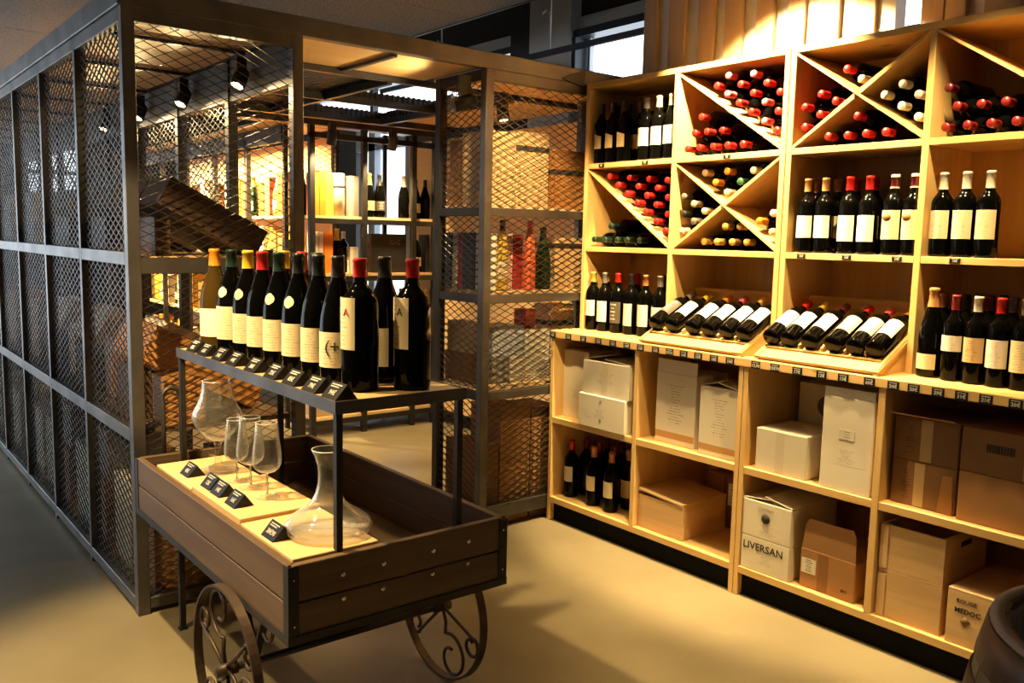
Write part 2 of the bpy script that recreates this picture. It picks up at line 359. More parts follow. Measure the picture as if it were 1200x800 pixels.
# right wall: dark cladding, pale pillar, clerestory band, one tall window behind the cage
wr = MB()
ZA, ZB = 2.55, 2.86
wr.box(3.4, 3.5, -6, 8, ZB + .12, 3.5)
wr.box(3.4, 3.5, -6, 3.55, 0, ZA).box(3.4, 3.5, 4.55, 8, 0, ZA).box(3.4, 3.5, 3.55, 4.55, 0, .75)
wr.box(3.4, 3.5, -6, -2.6, ZA, ZB + .12).box(3.4, 3.5, 6.6, 8, ZA, ZB + .12)
struct(wr.obj('wall_right', DARKW))
struct(box('trim_1', PALE, (3.36, 3.5, -2.6, 6.6, ZB + .05, ZB + .14)))          # pale reveal over the windows
struct(box('trim_2', CHAR, (3.33, 3.5, -2.6, 6.6, ZB, ZB + .05)))
struct(box('trim_3', PALE, (3.30, 3.46, 1.30, 1.745, 0, 3.30)))                   # pale pillar
struct(box('trim_4', CHAR, (3.32, 3.46, 1.265, 1.30, ZA, ZB)))
struct(box('trim_5', DARKW, (3.31, 3.46, 1.745, 1.98, 0, 3.30)))
w3 = struct(box('window_3', GLASS_PANE, (3.45, 3.455, -2.6, 6.6, ZA, ZB)))
f = MB()
for y in (-1.3, -.1, 2.45, 4.26, 5.5): f.box(3.41, 3.47, y - .03, y + .03, ZA, ZB)
f.obj('window_frame', CHAR, w3)
MB().box(3.42, 3.46, 1.222, 1.245, ZA, ZB).obj('window_mullion', PALE, w3)
w4 = struct(box('window_4', GLASS_PANE, (3.45, 3.455, 3.55, 4.55, .75, ZA)))
MB().box(3.40, 3.47, 4.18, 4.30, .75, ZA).box(3.40, 3.47, 3.55, 4.55, 2.28, 2.40).box(3.40, 3.47, 3.55, 3.62, .75, ZA).obj('window_frame', mat('grey_blue_frame', (.22, .26, .32), .5), w4)
# ceilings: low wood-wool ceiling, then a darker raised strip by the windows
ce = struct(box('ceiling', DARKW, (-3.6, 2.36, -6, 8, 2.83, 3.0)))
tile = MB().box(-.597, .597, -1.197, 1.197, -.012, .012, ch=.004).mesh('ceiling_panel')
tile.materials.append(FELT)
for i in range(5):
    for j in range(6):
        link('ceiling_panel', tile, None, ce, (2.36 - .6 - 1.2*i, -4.85 + 2.4*j, 2.815))
struct(box('ceiling_raised', DARKW, (2.36, 3.4, -6, 8, 3.30, 3.4)))
struct(box('trim_6', CHAR, (2.36, 2.375, -6, 8, 2.80, 3.3)))
# partition behind the wine shelves, with vertical boards above it
wp = struct(MB().box(2.70, 2.74, -6, -.03, 0, 2.24).box(2.656, 2.74, -1.41, -.03, 2.24, 3.3).box(2.656, 2.74, -6, -1.55, 2.24, 3.3).obj('wall_partition', BATTW))
ed = [(-.027, -.118), (-.201, -.31), (-.393, -.494), (-.557, -.663), (-.741, -.84), (-.913, -1.002), (-1.084, -1.171), (-1.251, -1.337), (-1.534, -1.624), (-1.629, -1.713), (-1.777, -1.91), (-1.99, -2.08), (-2.16, -2.25), (-2.33, -2.42), (-2.50, -2.59)]
for a, b in ed:
    MB().box(2.625, 2.65, b, a, 2.26, 3.29, ch=.003).obj('slat', SLATW, wp)
MB().box(2.65, 2.656, -2.6, -.03, 2.30, 2.34).box(2.65, 2.656, -2.6, -.03, 2.9, 2.94).obj('batten_rail', SLATW, wp)
# slim dark rod with hangers along the windows
rod = MB().bar((2.9, 3.2, 2.66), (2.9, -.02, 2.66), .025, .035).obj('hanging_rail', CHAR)
tag(rod, 'thin dark rail hung in front of the high windows', 'rail')
for y in (1.05, 2.3):
    hk = MB().tube([(2.9, y, 2.66), (2.9, y, 3.3)], .006).tube([(2.9, y, 2.86), (2.9, y + .02, 2.92), (2.9, y + .05, 2.94), (2.9, y + .08, 2.92)], .007).obj('hanger', PALE, rod)
# ------------------------------------------------------------------ wine shelves
T = .025
def board(parent, name, b, axis): return MB().box(*b, ch=.0015).obj(name, PINE[axis], parent)
XU, XL, XB = 2.24, 2.05, 2.60
Z1, Z2, Z3, ZT = 1.0, 1.43, 1.85, 2.253
upA = empty('shelf_unit', 'upper pine wine rack left half, beside the wire cage', 'shelf', (XB, -.61, Z1), group='upper wine racks')
upB = empty('shelf_unit', 'upper pine wine rack right half, holding three white capped bottles', 'shelf', (XB, -1.80, Z1), group='upper wine racks')
def rel(parent, b): x, y, z = parent.location; return (b[0]-x, b[1]-x, b[2]-y, b[3]-y, b[4]-z, b[5]-z)
def pb(parent, name, b, axis): return board(parent, name, rel(parent, b), axis)
YU = {'A': (-.012, -.5986, -.6226, -1.206), 'B': (-1.210, -1.772, -1.797, -2.385)}
for U, k in ((upA, 'A'), (upB, 'B')):
    a, s0, s1, e = YU[k]
    pb(U, 'side_panel', (XU, XB, a - T, a, Z1, ZT), 2); pb(U, 'side_panel', (XU, XB, e, e + T, Z1, ZT), 2)
    pb(U, 'divider', (XU, XB - .016, s1, s0, Z1, ZT - T), 2)
    pb(U, 'top_panel', (XU, XB, e + T, a - T, ZT - T, ZT), 1)
    for y0, y1 in ((s0, a - T), (e + T, s1)):
        for z in (Z2, Z3): pb(U, 'shelf_board', (XU + .001, XB - .016, y0, y1, z - T, z), 1)
    pb(U, 'back_panel', (XB - .015, XB, e + T, a - T, Z1, ZT - T), 2)
BAY = {1: (-.037, -.5986), 2: (-.6226, -1.181), 3: (-1.235, -1.772), 4: (-1.797, -2.36)}
def diag(U, bay, zlo, zhi, down=True, gap=None, part=(0, 1)):
    """slanted divider from one bay corner to the other; down = falls to the right"""
    y0, y1 = BAY[bay]; th = .018
    z0, z1 = (zhi, zlo) if down else (zlo, zhi)
    A = Vector((y0, z0)); B = Vector((y1, z1)); d = (B - A).normalized(); n = Vector((-d.y, d.x)) * th / 2
    P = A + (B - A) * part[0]; Q = A + (B - A) * part[1]
    # clip ends vertically against the bay sides
    def at(y, off): # point on the offset line at given y
        O = A + n * off; t = (y - O.x) / d.x; return (y, min(max(O.y + d.y * t, zlo), zhi))
    ya, yb = P.x, Q.x
    pts = [at(ya, 1), at(yb, 1), at(yb, -1), at(ya, -1)]
    bx, by, bz = U.location
    mbo = MB(); vs8 = []
    for x in (XU + .004, XB - .016): vs8 += [(x - bx, y - by, z - bz) for y, z in pts]
    return mbo.hexa(vs8).obj('slanted_divider', PINE[1], U)
diag(upA, 1, Z2, Z3 - T); diag(upA, 2, Z3, ZT - T)
diag(upA, 2, Z2, Z3 - T); diag(upA, 2, Z2, Z3 - T, False, part=(0, .48)); diag(upA, 2, Z2, Z3 - T, False, part=(.52, 1))
diag(upB, 3, Z3, ZT - T); diag(upB, 3, Z3, ZT - T, False, part=(0, .48)); diag(upB, 3, Z3, ZT - T, False, part=(.52, 1))
diag(upB, 4, Z3, ZT - T)
# lower cabinets and the worktop
loA = empty('base_cabinet', 'open pine base cabinet under the left half of the counter', 'cabinet', (XB, -.59, 0), group='base cabinets')
loB = empty('base_cabinet', 'open pine base cabinet right, holding the cartons near the barrel', 'cabinet', (XB, -1.8, 0), group='base cabinets')
ZM, ZBt, TL = .551, .128, .03
for U, (a, s0, s1, e) in ((loA, (-.006, -.5935, -.6185, -1.197)), (loB, (-1.200, -1.779, -1.806, -2.40))):
    pb(U, 'side_panel', (XL, XB, a - .022, a, 0, .965), 2); pb(U, 'side_panel', (XL, XB, e, e + .022, 0, .965), 2)
    pb(U, 'divider', (XL, XB - .016, s1, s0, ZBt, .965), 2)
    pb(U, 'bottom_board', (XL, XB - .016, e + .022, a - .022, ZBt - TL, ZBt), 1)
    for y0, y1 in ((s0, a - .022), (e + .022, s1)): pb(U, 'shelf_board', (XL + .001, XB - .016, y0, y1, ZM - TL, ZM), 1)
    pb(U, 'back_panel', (XB - .015, XB, e + .022, a - .022, ZBt, .965), 2)
    box('plinth', PLINTH, rel(U, (XL + .03, XL + .048, e + .022, a - .022, 0, ZBt - TL)), U)
ct = MB().box(XL - .006, XB, -2.42, -.005, .965, 1.0, ch=.002).obj('worktop', PINE[1])
tag(ct, 'long pine counter board between base cabinets and wine racks', 'worktop')

# sloping display racks standing on the counter (bays two and three)
def ramp(bay, label, pitch_ys):
    y0, y1 = BAY[bay]; y0 -= .004; y1 += .004
    if bay == 2: y0 += .02
    o = empty('display_ramp', label, 'display rack', (2.05, (y0 + y1) / 2, 1.0), group='sloping bottle racks')
    yc = (y0 + y1) / 2; h0 = y0 - yc; h1 = y1 - yc
    L, H = .41, .205; t = .014; c = math.cos(math.atan2(H, L)); sn = math.sin(math.atan2(H, L))
    sl = lambda s, d: (s * c - d * sn, s * sn + d * c)          # along slope, above slope
    def slab(name, ya, yb, sa, sb, da, db, m, par=o):
        pts = []
        for y in (ya, yb): pts += [(*sl(sa, da)[:1], y, sl(sa, da)[1]), (sl(sb, da)[0], y, sl(sb, da)[1]), (sl(sb, db)[0], y, sl(sb, db)[1]), (sl(sa, db)[0], y, sl(sa, db)[1])]
        return MB().hexa(pts).obj(name, m, par)
    slab('sloping_board', h1, h0, .012, .455, .0, .012, PINE[1])
    slab('top_rail', h1, h0, .440, .458, .012, .05, PINE[1])
    for ya in (h0 - .004, h1 + .020):
        MB().hexa([(.006, ya - .016, .001), (.40, ya - .016, .001), (.40, ya, .001), (.006, ya, .001), (.012, ya - .016, .024), (.40, ya - .016, .225), (.40, ya, .225), (.012, ya, .024)]).obj('cheek', PINE[0], o)
    ys = [y - yc for y in pitch_ys]
    for a, b in zip(ys, ys[1:]): slab('rib', (a + b) / 2 - .004, (a + b) / 2 + .004, .09, .44, .012, .034, PINE[0])
    slab('foot_stop', h1 + .022, h0 - .022, .075, .083, .012, .020, PINE[1])
    return o, c, sn
RB2 = [-.655, -.752, -.868, -.958, -1.052, -1.140]
RB3 = [-1.277, -1.357, -1.450, -1.552, -1.640, -1.718]
R2 = ramp(2, 'sloping pine rack holding six tilted bottles, left of the pair', RB2)
R3 = ramp(3, 'sloping pine rack holding six tilted bottles, right of the pair', RB3)
# ------------------------------------------------------------------ wire cage
cage = empty('wire_cage', 'walk-in steel cage of expanded metal mesh with wooden roof panels', 'cage', (0, 0, 0))
PW = .04
def post(x, y, z0=0, z1=2.25, w=PW, d=PW, m=STEEL): return box('post', m, (x, x + w, y, y + d, z0, z1), cage, ch=.002)
def rail(b, m=STEEL): return box('rail', m, b, cage, ch=.002)
_wm = {}
def mesh_panel(kind, a0, a1, z0, z1, at, off=0):
    """kind 'x': panel in an x = const plane spanning y; 'y': in a y = const plane spanning x; 'z': flat, spanning x (a) and y (z)"""
    w = round(a1 - a0, 3); h = round(z1 - z0, 3); k = (kind, w, h)
    if k not in _wm:
        LW, SW = .073, .0345; sl = SW / LW; mb = MB()
        def seg(p, q):
            def T3(u, v): return {'x': (0, u, v), 'y': (u, 0, v), 'z': (u, v, 0)}[kind]
            mb.bar(T3(*p), T3(*q), .0024, .0052, up={'x': (1, 0, 0), 'y': (0, 1, 0), 'z': (0, 0, 1)}[kind], caps=False)
        for sg in (1, -1):
            n0 = int(-w * sl / SW) - 2; n1 = int((h + w * sl) / SW) + 2
            for i in range(n0, n1):
                c = i * SW
                u0, u1 = 0.0, w; v0 = c + sg * sl * u0; v1 = c + sg * sl * u1
                # clip to 0..h
                def clip(u, v, uu, vv):
                    if v < 0: return ((0 - c) / (sg * sl), 0)
                    if v > h: return ((h - c) / (sg * sl), h)
                    return (u, v)
                if max(v0, v1) <= 0 or min(v0, v1) >= h: continue
                p = clip(u0, v0, u1, v1); q = clip(u1, v1, u0, v0)
                if abs(p[0] - q[0]) < .004: continue
                seg(p, q)
        _wm[k] = mb.mesh('wire_mesh')
        _wm[k].materials.append(WIRE)
    loc = {'x': (at, a0, z0), 'y': (a0, at, z0), 'z': (a0, z0, at)}[kind]
    o = link('wire_mesh', _wm[k], None, cage, loc); o['kind'] = 'stuff'; return o
ZL0, ZL1, ZM0, ZM1, ZTP = .672, .722, 1.334, 1.384, 2.20
BAYS = 9; DY = .72
# outer left side
post(0, 0, 0, 2.25, .045, .045)
for i in range(1, BAYS + 1): post(0, DY*i - .012, .0, 2.25, .045, .035)
for i in range(BAYS):
    y0 = DY*i + (.045 if i == 0 else .023); y1 = DY*(i+1) - .012
    for z0, z1 in ((0.02, .065), (ZL0, ZL1), (ZM0, ZM1), (ZTP, 2.25)): rail((0.0, .04, y0, y1, z0, z1))
    for z0, z1 in ((.065, ZL0), (ZL1, ZM0), (ZM1, ZTP)): mesh_panel('x', y0, y1, z0, z1, .022)
box('top_beam', STEEL, (-.012, .045, 0, DY*BAYS, 2.25, 2.33), cage, ch=.003)
# front
post(.645, 0, 0, 2.25, .045, .045); post(1.610, 0, 0, 2.25, .045, .045)
box('top_beam', STEEL, (.045, 2.62, 0, .045, 2.25, 2.325), cage, ch=.003)
for z0, z1 in ((0.02, .065), (ZM0 - .03, ZM0 + .03), (ZTP, 2.25)): rail((.045, .645, .002, .04, z0, z1))
MB().prism([(2.075, 2.262), (2.23, 2.232), (2.23, 2.318), (2.20, 2.312)], .006, lambda u, v, t: (u, -.0075 + t, v)).obj('corner_plate', BLACK, cage)
mesh_panel('y', .045, .645, .065, ZM0 - .03, .02); mesh_panel('y', .045, .645, ZM0 + .03, ZTP, .02)
# front right stack bay
SR = ((.06, .13), (.667, .709), (1.146, 1.187), (1.567, 1.608))
for z0, z1 in SR + ((ZTP, 2.25),):
    rail((1.655, 2.60, .002, .04, z0, z1))
    rail((1.612, 1.65, .045, .385, z0, z1), STEEL_D)
zz = [.13, .667, .709, 1.146, 1.187, 1.567, 1.608, ZTP]
for k in range(0, 8, 2):
    mesh_panel('y', 1.655, 2.60, zz[k], zz[k+1], .02); mesh_panel('x', .045, .385, zz[k], zz[k+1], 1.63)
post(1.610, .385, 0, 2.25, .045, .045, STEEL_D); post(2.58, .385, 0, 2.25); post(2.60, .0, 0, 2.25)
for z in (1.19, 1.61, .715):
    box('shelf_board', PLY[0], (1.655, 2.58, .045, .43, z - .004, z + .012), cage, ch=.001)
# inner left wall of posts with a fascia beam
for i in range(1, BAYS + 1):
    post(.645, DY*i - .02, 0, 2.25, .045, .045, STEEL_D)
    if i < BAYS: mesh_panel('x', DY*i + .025, DY*(i+1) - .02, ZM1, 2.06, .668)
box('fascia', noisy('grey_fascia', (.11, .10, .09), (.07, .065, .06), 5, .6), (.655, .675, .045, DY*BAYS, 2.09, 2.245), cage)
box('top_beam', STEEL_D, (.645, .69, .045, DY*BAYS, 2.25, 2.31), cage)
rail((.65, .685, .045, DY*BAYS, 2.06, 2.09))
# shelves of the left run
for z in (ZL0 + .02, ZM0 + .012):
    for i in range(BAYS):
        box('shelf_board', PLY[1] if z > 1 else OAK[1], (.05, .64, DY*i + .05, DY*(i+1) - .03, z, z + .02), cage)
# roof: golden panels with dark joists over the left run
for i in range(BAYS * 2):
    y0 = .36*i + .05; box('roof_panel', PLY[1], (.05, .64, y0, y0 + .345, 2.255, 2.27), cage)
for i in range(BAYS):
    rail((.05, .64, .72*i + .475, .72*i + .495, 2.238, 2.253), STEEL_D)
# roof over the aisle: panels round an opening closed by mesh
for x0, x1 in ((.70, 1.13), (1.16, 1.60)):
    box('roof_panel', PLY[0], (x0, x1, .05, .52, 2.255, 2.27), cage)
rail((1.13, 1.155, .045, .55, 2.238, 2.253)); rail((.69, 2.9, .52, .55, 2.225, 2.255), STEEL_D)
box('roof_panel', PLY[0], (1.66, 2.85, .05, .52, 2.255, 2.27), cage)
box('roof_panel', PLY[1], (2.22, 2.85, .55, 1.98, 2.255, 2.27), cage)
for x0, x1 in ((.70, 1.35), (1.38, 2.2), (2.23, 2.85)): box('roof_panel', PLY[0], (x0, x1, 2.0, 2.75, 2.255, 2.27), cage)
rail((.69, 2.9, 1.965, 2.0, 2.215, 2.255), STEEL_D); rail((2.19, 2.22, .55, 1.965, 2.215, 2.255), STEEL_D); rail((1.40, 1.43, .55, 1.965, 2.215, 2.255), STEEL_D)
rail((.69, 2.19, 1.24, 1.27, 2.215, 2.255), STEEL_D)
rib = MB()
for i in range(40):                                                  # ribbed upstand round the roof opening
    rib.box(.70 + .037*i, .712 + .037*i, 1.955, 1.975, 2.256, 2.30).box(.70 + .037*i, .712 + .037*i, 1.245, 1.265, 2.256, 2.295)
for i in range(36):
    rib.box(2.195, 2.215, .56 + .038*i, .572 + .038*i, 2.256, 2.30).box(1.405, 1.425, .56 + .038*i, .572 + .038*i, 2.256, 2.295)
ro = rib.box(.69, 2.22, 1.962, 1.968, 2.256, 2.295).box(.69, 2.22, 1.252, 1.258, 2.256, 2.29).box(2.202, 2.208, .55, 1.97, 2.256, 2.295).box(1.412, 1.418, .55, 1.97, 2.256, 2.29).obj('roof_upstand', STEEL_D, cage); ro['kind'] = 'stuff'
mesh_panel('z', .70, 1.40, .55, 1.24, 2.262); mesh_panel('z', .70, 1.40, 1.27, 1.96, 2.262)
# back shelving of the aisle
YBK = 2.34
for x in (1.83, 2.245, 2.665): post(x, YBK - .02, 0, 2.25, .04, .04, STEEL_D); post(x, YBK + .40, 0, 2.25, .03, .03, STEEL_D)
post(2.86, YBK - .02, 0, 2.25, .04, .04, STEEL_D)
for z in (1.165, 1.575, .70, .12):
    for x0, x1 in ((1.87, 2.245), (2.285, 2.665), (2.705, 2.86)): box('shelf_board', PLY[0], (x0, x1, YBK, YBK + .40, z, z + .022), cage)
    rail((1.87, 2.86, YBK - .018, YBK - .002, z - .035, z + .003), STEEL_D)
rail((1.83, 2.9, YBK - .02, YBK + .02, 2.13, 2.17), STEEL_D); rail((.69, 2.9, YBK - .03, YBK + .03, 2.215, 2.255), STEEL_D)
mesh_panel('y', 1.87, 2.245, 1.60, 2.13, YBK + .41)
box('end_panel', PLY[1], (2.905, 2.92, .6, 2.75, .12, 2.2), cage)
# long right-hand run further back, faced with glowing gift boxes
for i in range(1, 6): post(1.83, YBK + .40 + DY*i, 0, 2.25, .04, .04, STEEL_D)
for z in (.25, .72, 1.165, 1.575):
    for i in range(5): box('shelf_board', PLY[1], (1.87, 2.22, YBK + .45 + DY*i, YBK + .39 + DY*(i+1), z, z + .022), cage)
box('back_panel', PLY[1], (2.23, 2.245, YBK + .45, YBK + .45 + DY*5, .1, 2.2), cage)
box('roof_panel', PLY[1], (1.70, 2.25, 2.78, 6.4, 2.255, 2.27), cage)
rail((1.83, 1.87, YBK + .45, YBK + .4 + DY*5, 2.13, 2.25), STEEL_D)
# ------------------------------------------------------------------ bottles
PROF = {
 'bordeaux': (.0375, .30, [(0, .004), (.029, 0), (.0362, .003), (.0375, .010), (.0375, .186), (.0366, .197), (.0325, .209), (.0245, .221), (.0172, .231), (.0146, .243), (.0138, .289), (.0150, .290), (.0150, .297), (.0130, .30), (0, .30)], .248),
 'burgundy': (.0405, .30, [(0, .004), (.031, 0), (.0392, .003), (.0405, .010), (.0405, .135), (.0392, .155), (.0345, .180), (.0265, .206), (.0190, .230), (.0150, .250), (.0138, .289), (.0150, .290), (.0150, .297), (.0130, .30), (0, .30)], .247),
 'champagne': (.044, .32, [(0, .004), (.034, 0), (.0425, .003), (.044, .010), (.044, .135), (.0425, .16), (.037, .19), (.0285, .22), (.0205, .25), (.0165, .275), (.0150, .305), (.0175, .307), (.0175, .315), (.0150, .32), (0, .32)], .235),
 'magnum': (.0515, .360, [(0, .005), (.041, 0), (.0500, .004), (.0515, .012), (.0515, .228), (.0500, .243), (.0445, .258), (.0335, .272), (.0225, .285), (.0185, .298), (.0172, .348), (.0190, .350), (.0190, .357), (.0165, .36), (0, .36)], .300),
 'burgundy magnum': (.0530, .362, [(0, .005), (.042, 0), (.0515, .004), (.0530, .012), (.0530, .165), (.0515, .190), (.0450, .222), (.0345, .255), (.0245, .284), (.0195, .305), (.0175, .350), (.0190, .351), (.0190, .358), (.0165, .362), (0, .362)], .302),
 'slim': (.034, .35, [(0, .004), (.027, 0), (.0328, .003), (.034, .010), (.034, .15), (.031, .20), (.024, .25), (.0165, .29), (.0140, .31), (.0135, .340), (.0150, .341), (.0150, .348), (.0130, .35), (0, .35)], .295),
}
_bm = {}
def bmesh_body(kind, glass):
    k = (kind, glass)
    if k not in _bm: _bm[k] = MB().lathe(PROF[kind][2], 24).mesh('wine_bottle'); _bm[k].materials.append(GLS[glass])
    return _bm[k]
def rad_at(prof, z):
    for (r0, z0), (r1, z1) in zip(prof[1:], prof[2:]):
        if z0 <= z <= z1 and z1 > z0: return r0 + (r1 - r0) * (z - z0) / (z1 - z0)
    return prof[-3][0]
def cap_mesh(kind, cap, frac=1.0, band=None):
    k = (kind, cap, frac)
    if k not in _bm:
        r, h, p, zc = PROF[kind]; zc = h - (h - zc) * frac
        pr = [(rad_at(p, zc) + .0008, zc)] + [(a + .0008, b) for a, b in p if b > zc and a > 0]
        pr[-1] = (pr[-1][0], h + .0006); pr.append((0, h + .0008))
        _bm[k] = MB().lathe(pr, 16).mesh('capsule'); _bm[k].materials.append(CAP[cap])
    return _bm[k]
def lab_mesh(kind, style, z0, z1, half, cut=0):
    k = (kind, style, z0, z1, half, cut)
    if k not in _bm:
        r = PROF[kind][0]; N = 14; v = []; f = []; me = bpy.data.meshes.new('label'); uvs = []
        for i in range(N + 1):
            a = R(180 - half + 2 * half * i / N); rr = r + .0006
            v += [(rr * math.cos(a), rr * math.sin(a), z0), (rr * math.cos(a), rr * math.sin(a), z1 - cut * abs(i / N - .3))]
            uvs += [(i / N, 0), (i / N, 1)]
        for i in range(N): f.append((2*i, 2*i + 2, 2*i + 3, 2*i + 1))
        me.from_pydata(v, [], f); u = me.uv_layers.new(name='UVMap')
        for lp in me.loops: u.data[lp.index].uv = uvs[lp.vertex_index]
        me.polygons.foreach_set('use_smooth', [True] * len(f)); me.materials.append(LAB[style]); _bm[k] = me
    return _bm[k]
LSTD = {'bordeaux': (.062, .150), 'burgundy': (.045, .115), 'champagne': (.05, .12), 'magnum': (.11, .215), 'burgundy magnum': (.045, .135), 'slim': (.06, .15)}
def bottle(kind, glass, cap, lab, label, loc, group, rz=0, rot=None, cat='wine bottle', frac=1.0, half=58, neck=None, lz=None, cut=0):
    o = link('wine_bottle', bmesh_body(kind, glass), None, None, loc, rot if rot else (0, 0, R(rz)))
    tag(o, label, cat, group)
    if cap: link('capsule', cap_mesh(kind, cap, frac), None, o)
    if lab:
        z0, z1 = lz or LSTD[kind]; link('label', lab_mesh(kind, lab, z0, z1, half, cut), None, o)
    if cap == 'maroon' and rot is None:
        for nm, za, zb in (('capsule_top', .291, .3015), ('capsule_ring', .250, .2555)):
            if nm + kind not in _bm: r_ = .0159 if za > .28 else .0162; _bm[nm + kind] = MB().lathe([(r_, za), (r_, zb)] + ([(0, zb)] if za > .28 else []), 16).mesh(nm); _bm[nm + kind].materials.append(CAP['white'])
            link(nm, _bm[nm + kind], None, o)
        if lab and cat and loc[0] < 2.3:
            e = MB().lathe([(0, 0), (.017, 0), (.017, .0012), (0, .0012)], 18).obj('emblem', CARD['darkbrown'], o); e.matrix_local = Matrix.Translation((-.0375, .006, .142)) @ Matrix.Diagonal((1, 1, .8, 1)) @ face('W', (0, 0, 0))
    return o
def dot_mesh(kind, z, w, style='cream', half=20):
    """small shield pasted on the shoulder, facing -x"""
    r, h, p, zc = PROF[kind]; v = []; f = []; N = 6; M_ = 4
    for j in range(M_ + 1):
        zz_ = z - w/2 + w * j / M_; rr = rad_at(p, zz_) + .0012; hw = half * math.sqrt(max(0.05, 1 - (2 * j / M_ - 1)**2))
        for i in range(N + 1):
            a = R(180 - hw + 2 * hw * i / N); v.append((rr * math.cos(a), rr * math.sin(a), zz_))
    for j in range(M_):
        for i in range(N): b = j * (N + 1) + i; f.append((b, b + 1, b + N + 2, b + N + 1))
    me = bpy.data.meshes.new('shoulder_label'); me.from_pydata(v, [], f); me.materials.append(LAB[style]); me.polygons.foreach_set('use_smooth', [True] * len(f))
    return me

# standing bottles in the racks ------------------------------------------------
XF = 2.292
def row(where, group, items, z):
    """items: (kind, cap, lab, x, y, words, options); counted from the left within front and back rows"""
    cnt = {}
    for kind, cap, lab, x, y, words, opt in items:
        ro = opt.pop('row', 'front'); cnt[ro] = cnt.get(ro, 0) + 1
        lb = f"{words} bottle, {ORD[cnt[ro]-1]} from left in {ro} row, {where}"
        bottle(kind, opt.pop('glass', 'dark'), cap, lab, lb, (x, y, z), group, **opt)
B_ = 'bordeaux'
row('top shelf by the cage', 'bottles on the top left shelf',
    [(B_, 'black', 'tan', XF, y, 'dark capped red wine', dict(rz=-8, lz=(.075, .150), half=50, cut=.02)) for y in (-.078, -.158, -.240)]
  + [(B_, 'grey', 'white', XF, -.382, 'grey capped wine', dict(half=62, lz=(.07, .155))), (B_, 'white', 'white', XF, -.462, 'white capped wine', dict(half=62, lz=(.07, .155))), (B_, 'cream', 'white', XF, -.541, 'cream capped wine', dict(half=62, lz=(.07, .155)))]
  + [(B_, c, 'tan', 2.375, y, f'{c} capped wine', dict(row='second', lz=(.07, .14))) for c, y in (('black', -.10), ('black', -.185), ('grey', -.27), ('tan', -.352), ('black', -.432), ('grey', -.512))], Z3)
row('third bay middle shelf', 'bottles on the middle shelf of the third bay',
    [(B_, 'tan', 'white', XF, -1.290, 'tan capped white labelled', dict(half=64)), (B_, 'tan', 'white', XF, -1.369, 'tan capped white labelled', dict(half=64)),
     (B_, 'red', 'white', XF, -1.474, 'bright red capped', dict(half=64, lz=(.05, .15))), (B_, 'red', 'white', XF, -1.556, 'bright red capped', dict(half=64, lz=(.05, .15))),
     (B_, 'maroon', 'cream', XF, -1.656, 'maroon and white capped emblem', dict(half=66, lz=(.06, .168))), (B_, 'maroon', 'cream', XF, -1.733, 'maroon and white capped emblem', dict(half=66, lz=(.06, .168)))]
  + [(B_, c, l, 2.372, y, f'{c} capped', dict(row='second')) for c, l, y in (('tan', 'cream', -1.279), ('tan', 'cream', -1.372), ('red', 'cream', -1.455), ('red', 'cream', -1.534), ('maroon', 'cream', -1.612), ('maroon', 'cream', -1.69))]
  + [(B_, c, None, 2.452, y, f'{c} capped', dict(row='rear')) for c, y in (('black', -1.40), ('dark red', -1.49), ('dark red', -1.57), ('maroon', -1.66))], Z2)
row('rightmost bay middle shelf', 'white capped bottles on the rightmost middle shelf',
    [(B_, 'white', 'cream', XF, y, 'white capped cream labelled', dict(half=66, rz=-4, lz=(.065, .165), frac=1.15)) for y in (-1.838, -1.918, -1.998)], Z2)
row('counter beside the cage', 'bottles on the counter beside the cage',
    [(B_, 'gold', 'white', XF - .02, -.073, 'gold capped', dict(half=62, lz=(.075, .155))), (B_, 'grey', 'white', XF - .02, -.158, 'grey capped two part label', dict(half=62, lz=(.05, .155))),
     (B_, 'red', 'dark', XF - .02, -.254, 'red capped dark labelled', dict(half=66, lz=(.05, .158), frac=.85)), (B_, 'black', 'stripe', XF - .02, -.343, 'black capped orange striped', dict(half=38, lz=(.045, .155), rz=14)),
     (B_, 'copper', 'white', XF - .02, -.44, 'copper capped picture labelled', dict(half=62, lz=(.05, .155))), (B_, 'grey', 'white', XF - .02, -.532, 'grey capped', dict(half=60))]
  + [(B_, c, 'cream', 2.36, y, f'{c} capped', dict(row='second')) for c, y in (('gold', -.085), ('red', -.30), ('black', -.485))], Z1)
row('counter in the rightmost bay', 'bottles on the counter in the rightmost bay',
    [('champagne', 'tan', 'cream', 2.235, -1.862, 'tan topped broad', dict(half=50, lz=(.03, .085), frac=.8)), (B_, 'dark red', 'white', 2.215, -1.950, 'dark red capped', dict(half=66, lz=(.105, .160))), (B_, 'white', 'tan', 2.212, -2.026, 'white capped tan labelled', dict(half=64, lz=(.075, .160))),
     (B_, 'red', 'white', 2.210, -2.102, 'bright red capped', dict(half=66, lz=(.065, .160))), (B_, 'grey', 'cream', 2.208, -2.180, 'grey capped', dict(half=66, lz=(.06, .165)))]
  + [(B_, c, None, 2.315, y, f'{c} capped', dict(row='second')) for c, y in (('copper', -1.86), ('black', -1.94), ('dark red', -2.02), ('grey', -2.098), ('grey', -2.176), ('black', -2.254))]
  + [(B_, c, None, 2.40, y, f'{c} capped', dict(row='rear')) for c, y in (('copper', -1.86), ('grey', -1.945), ('black', -2.03), ('grey', -2.115))], Z1)
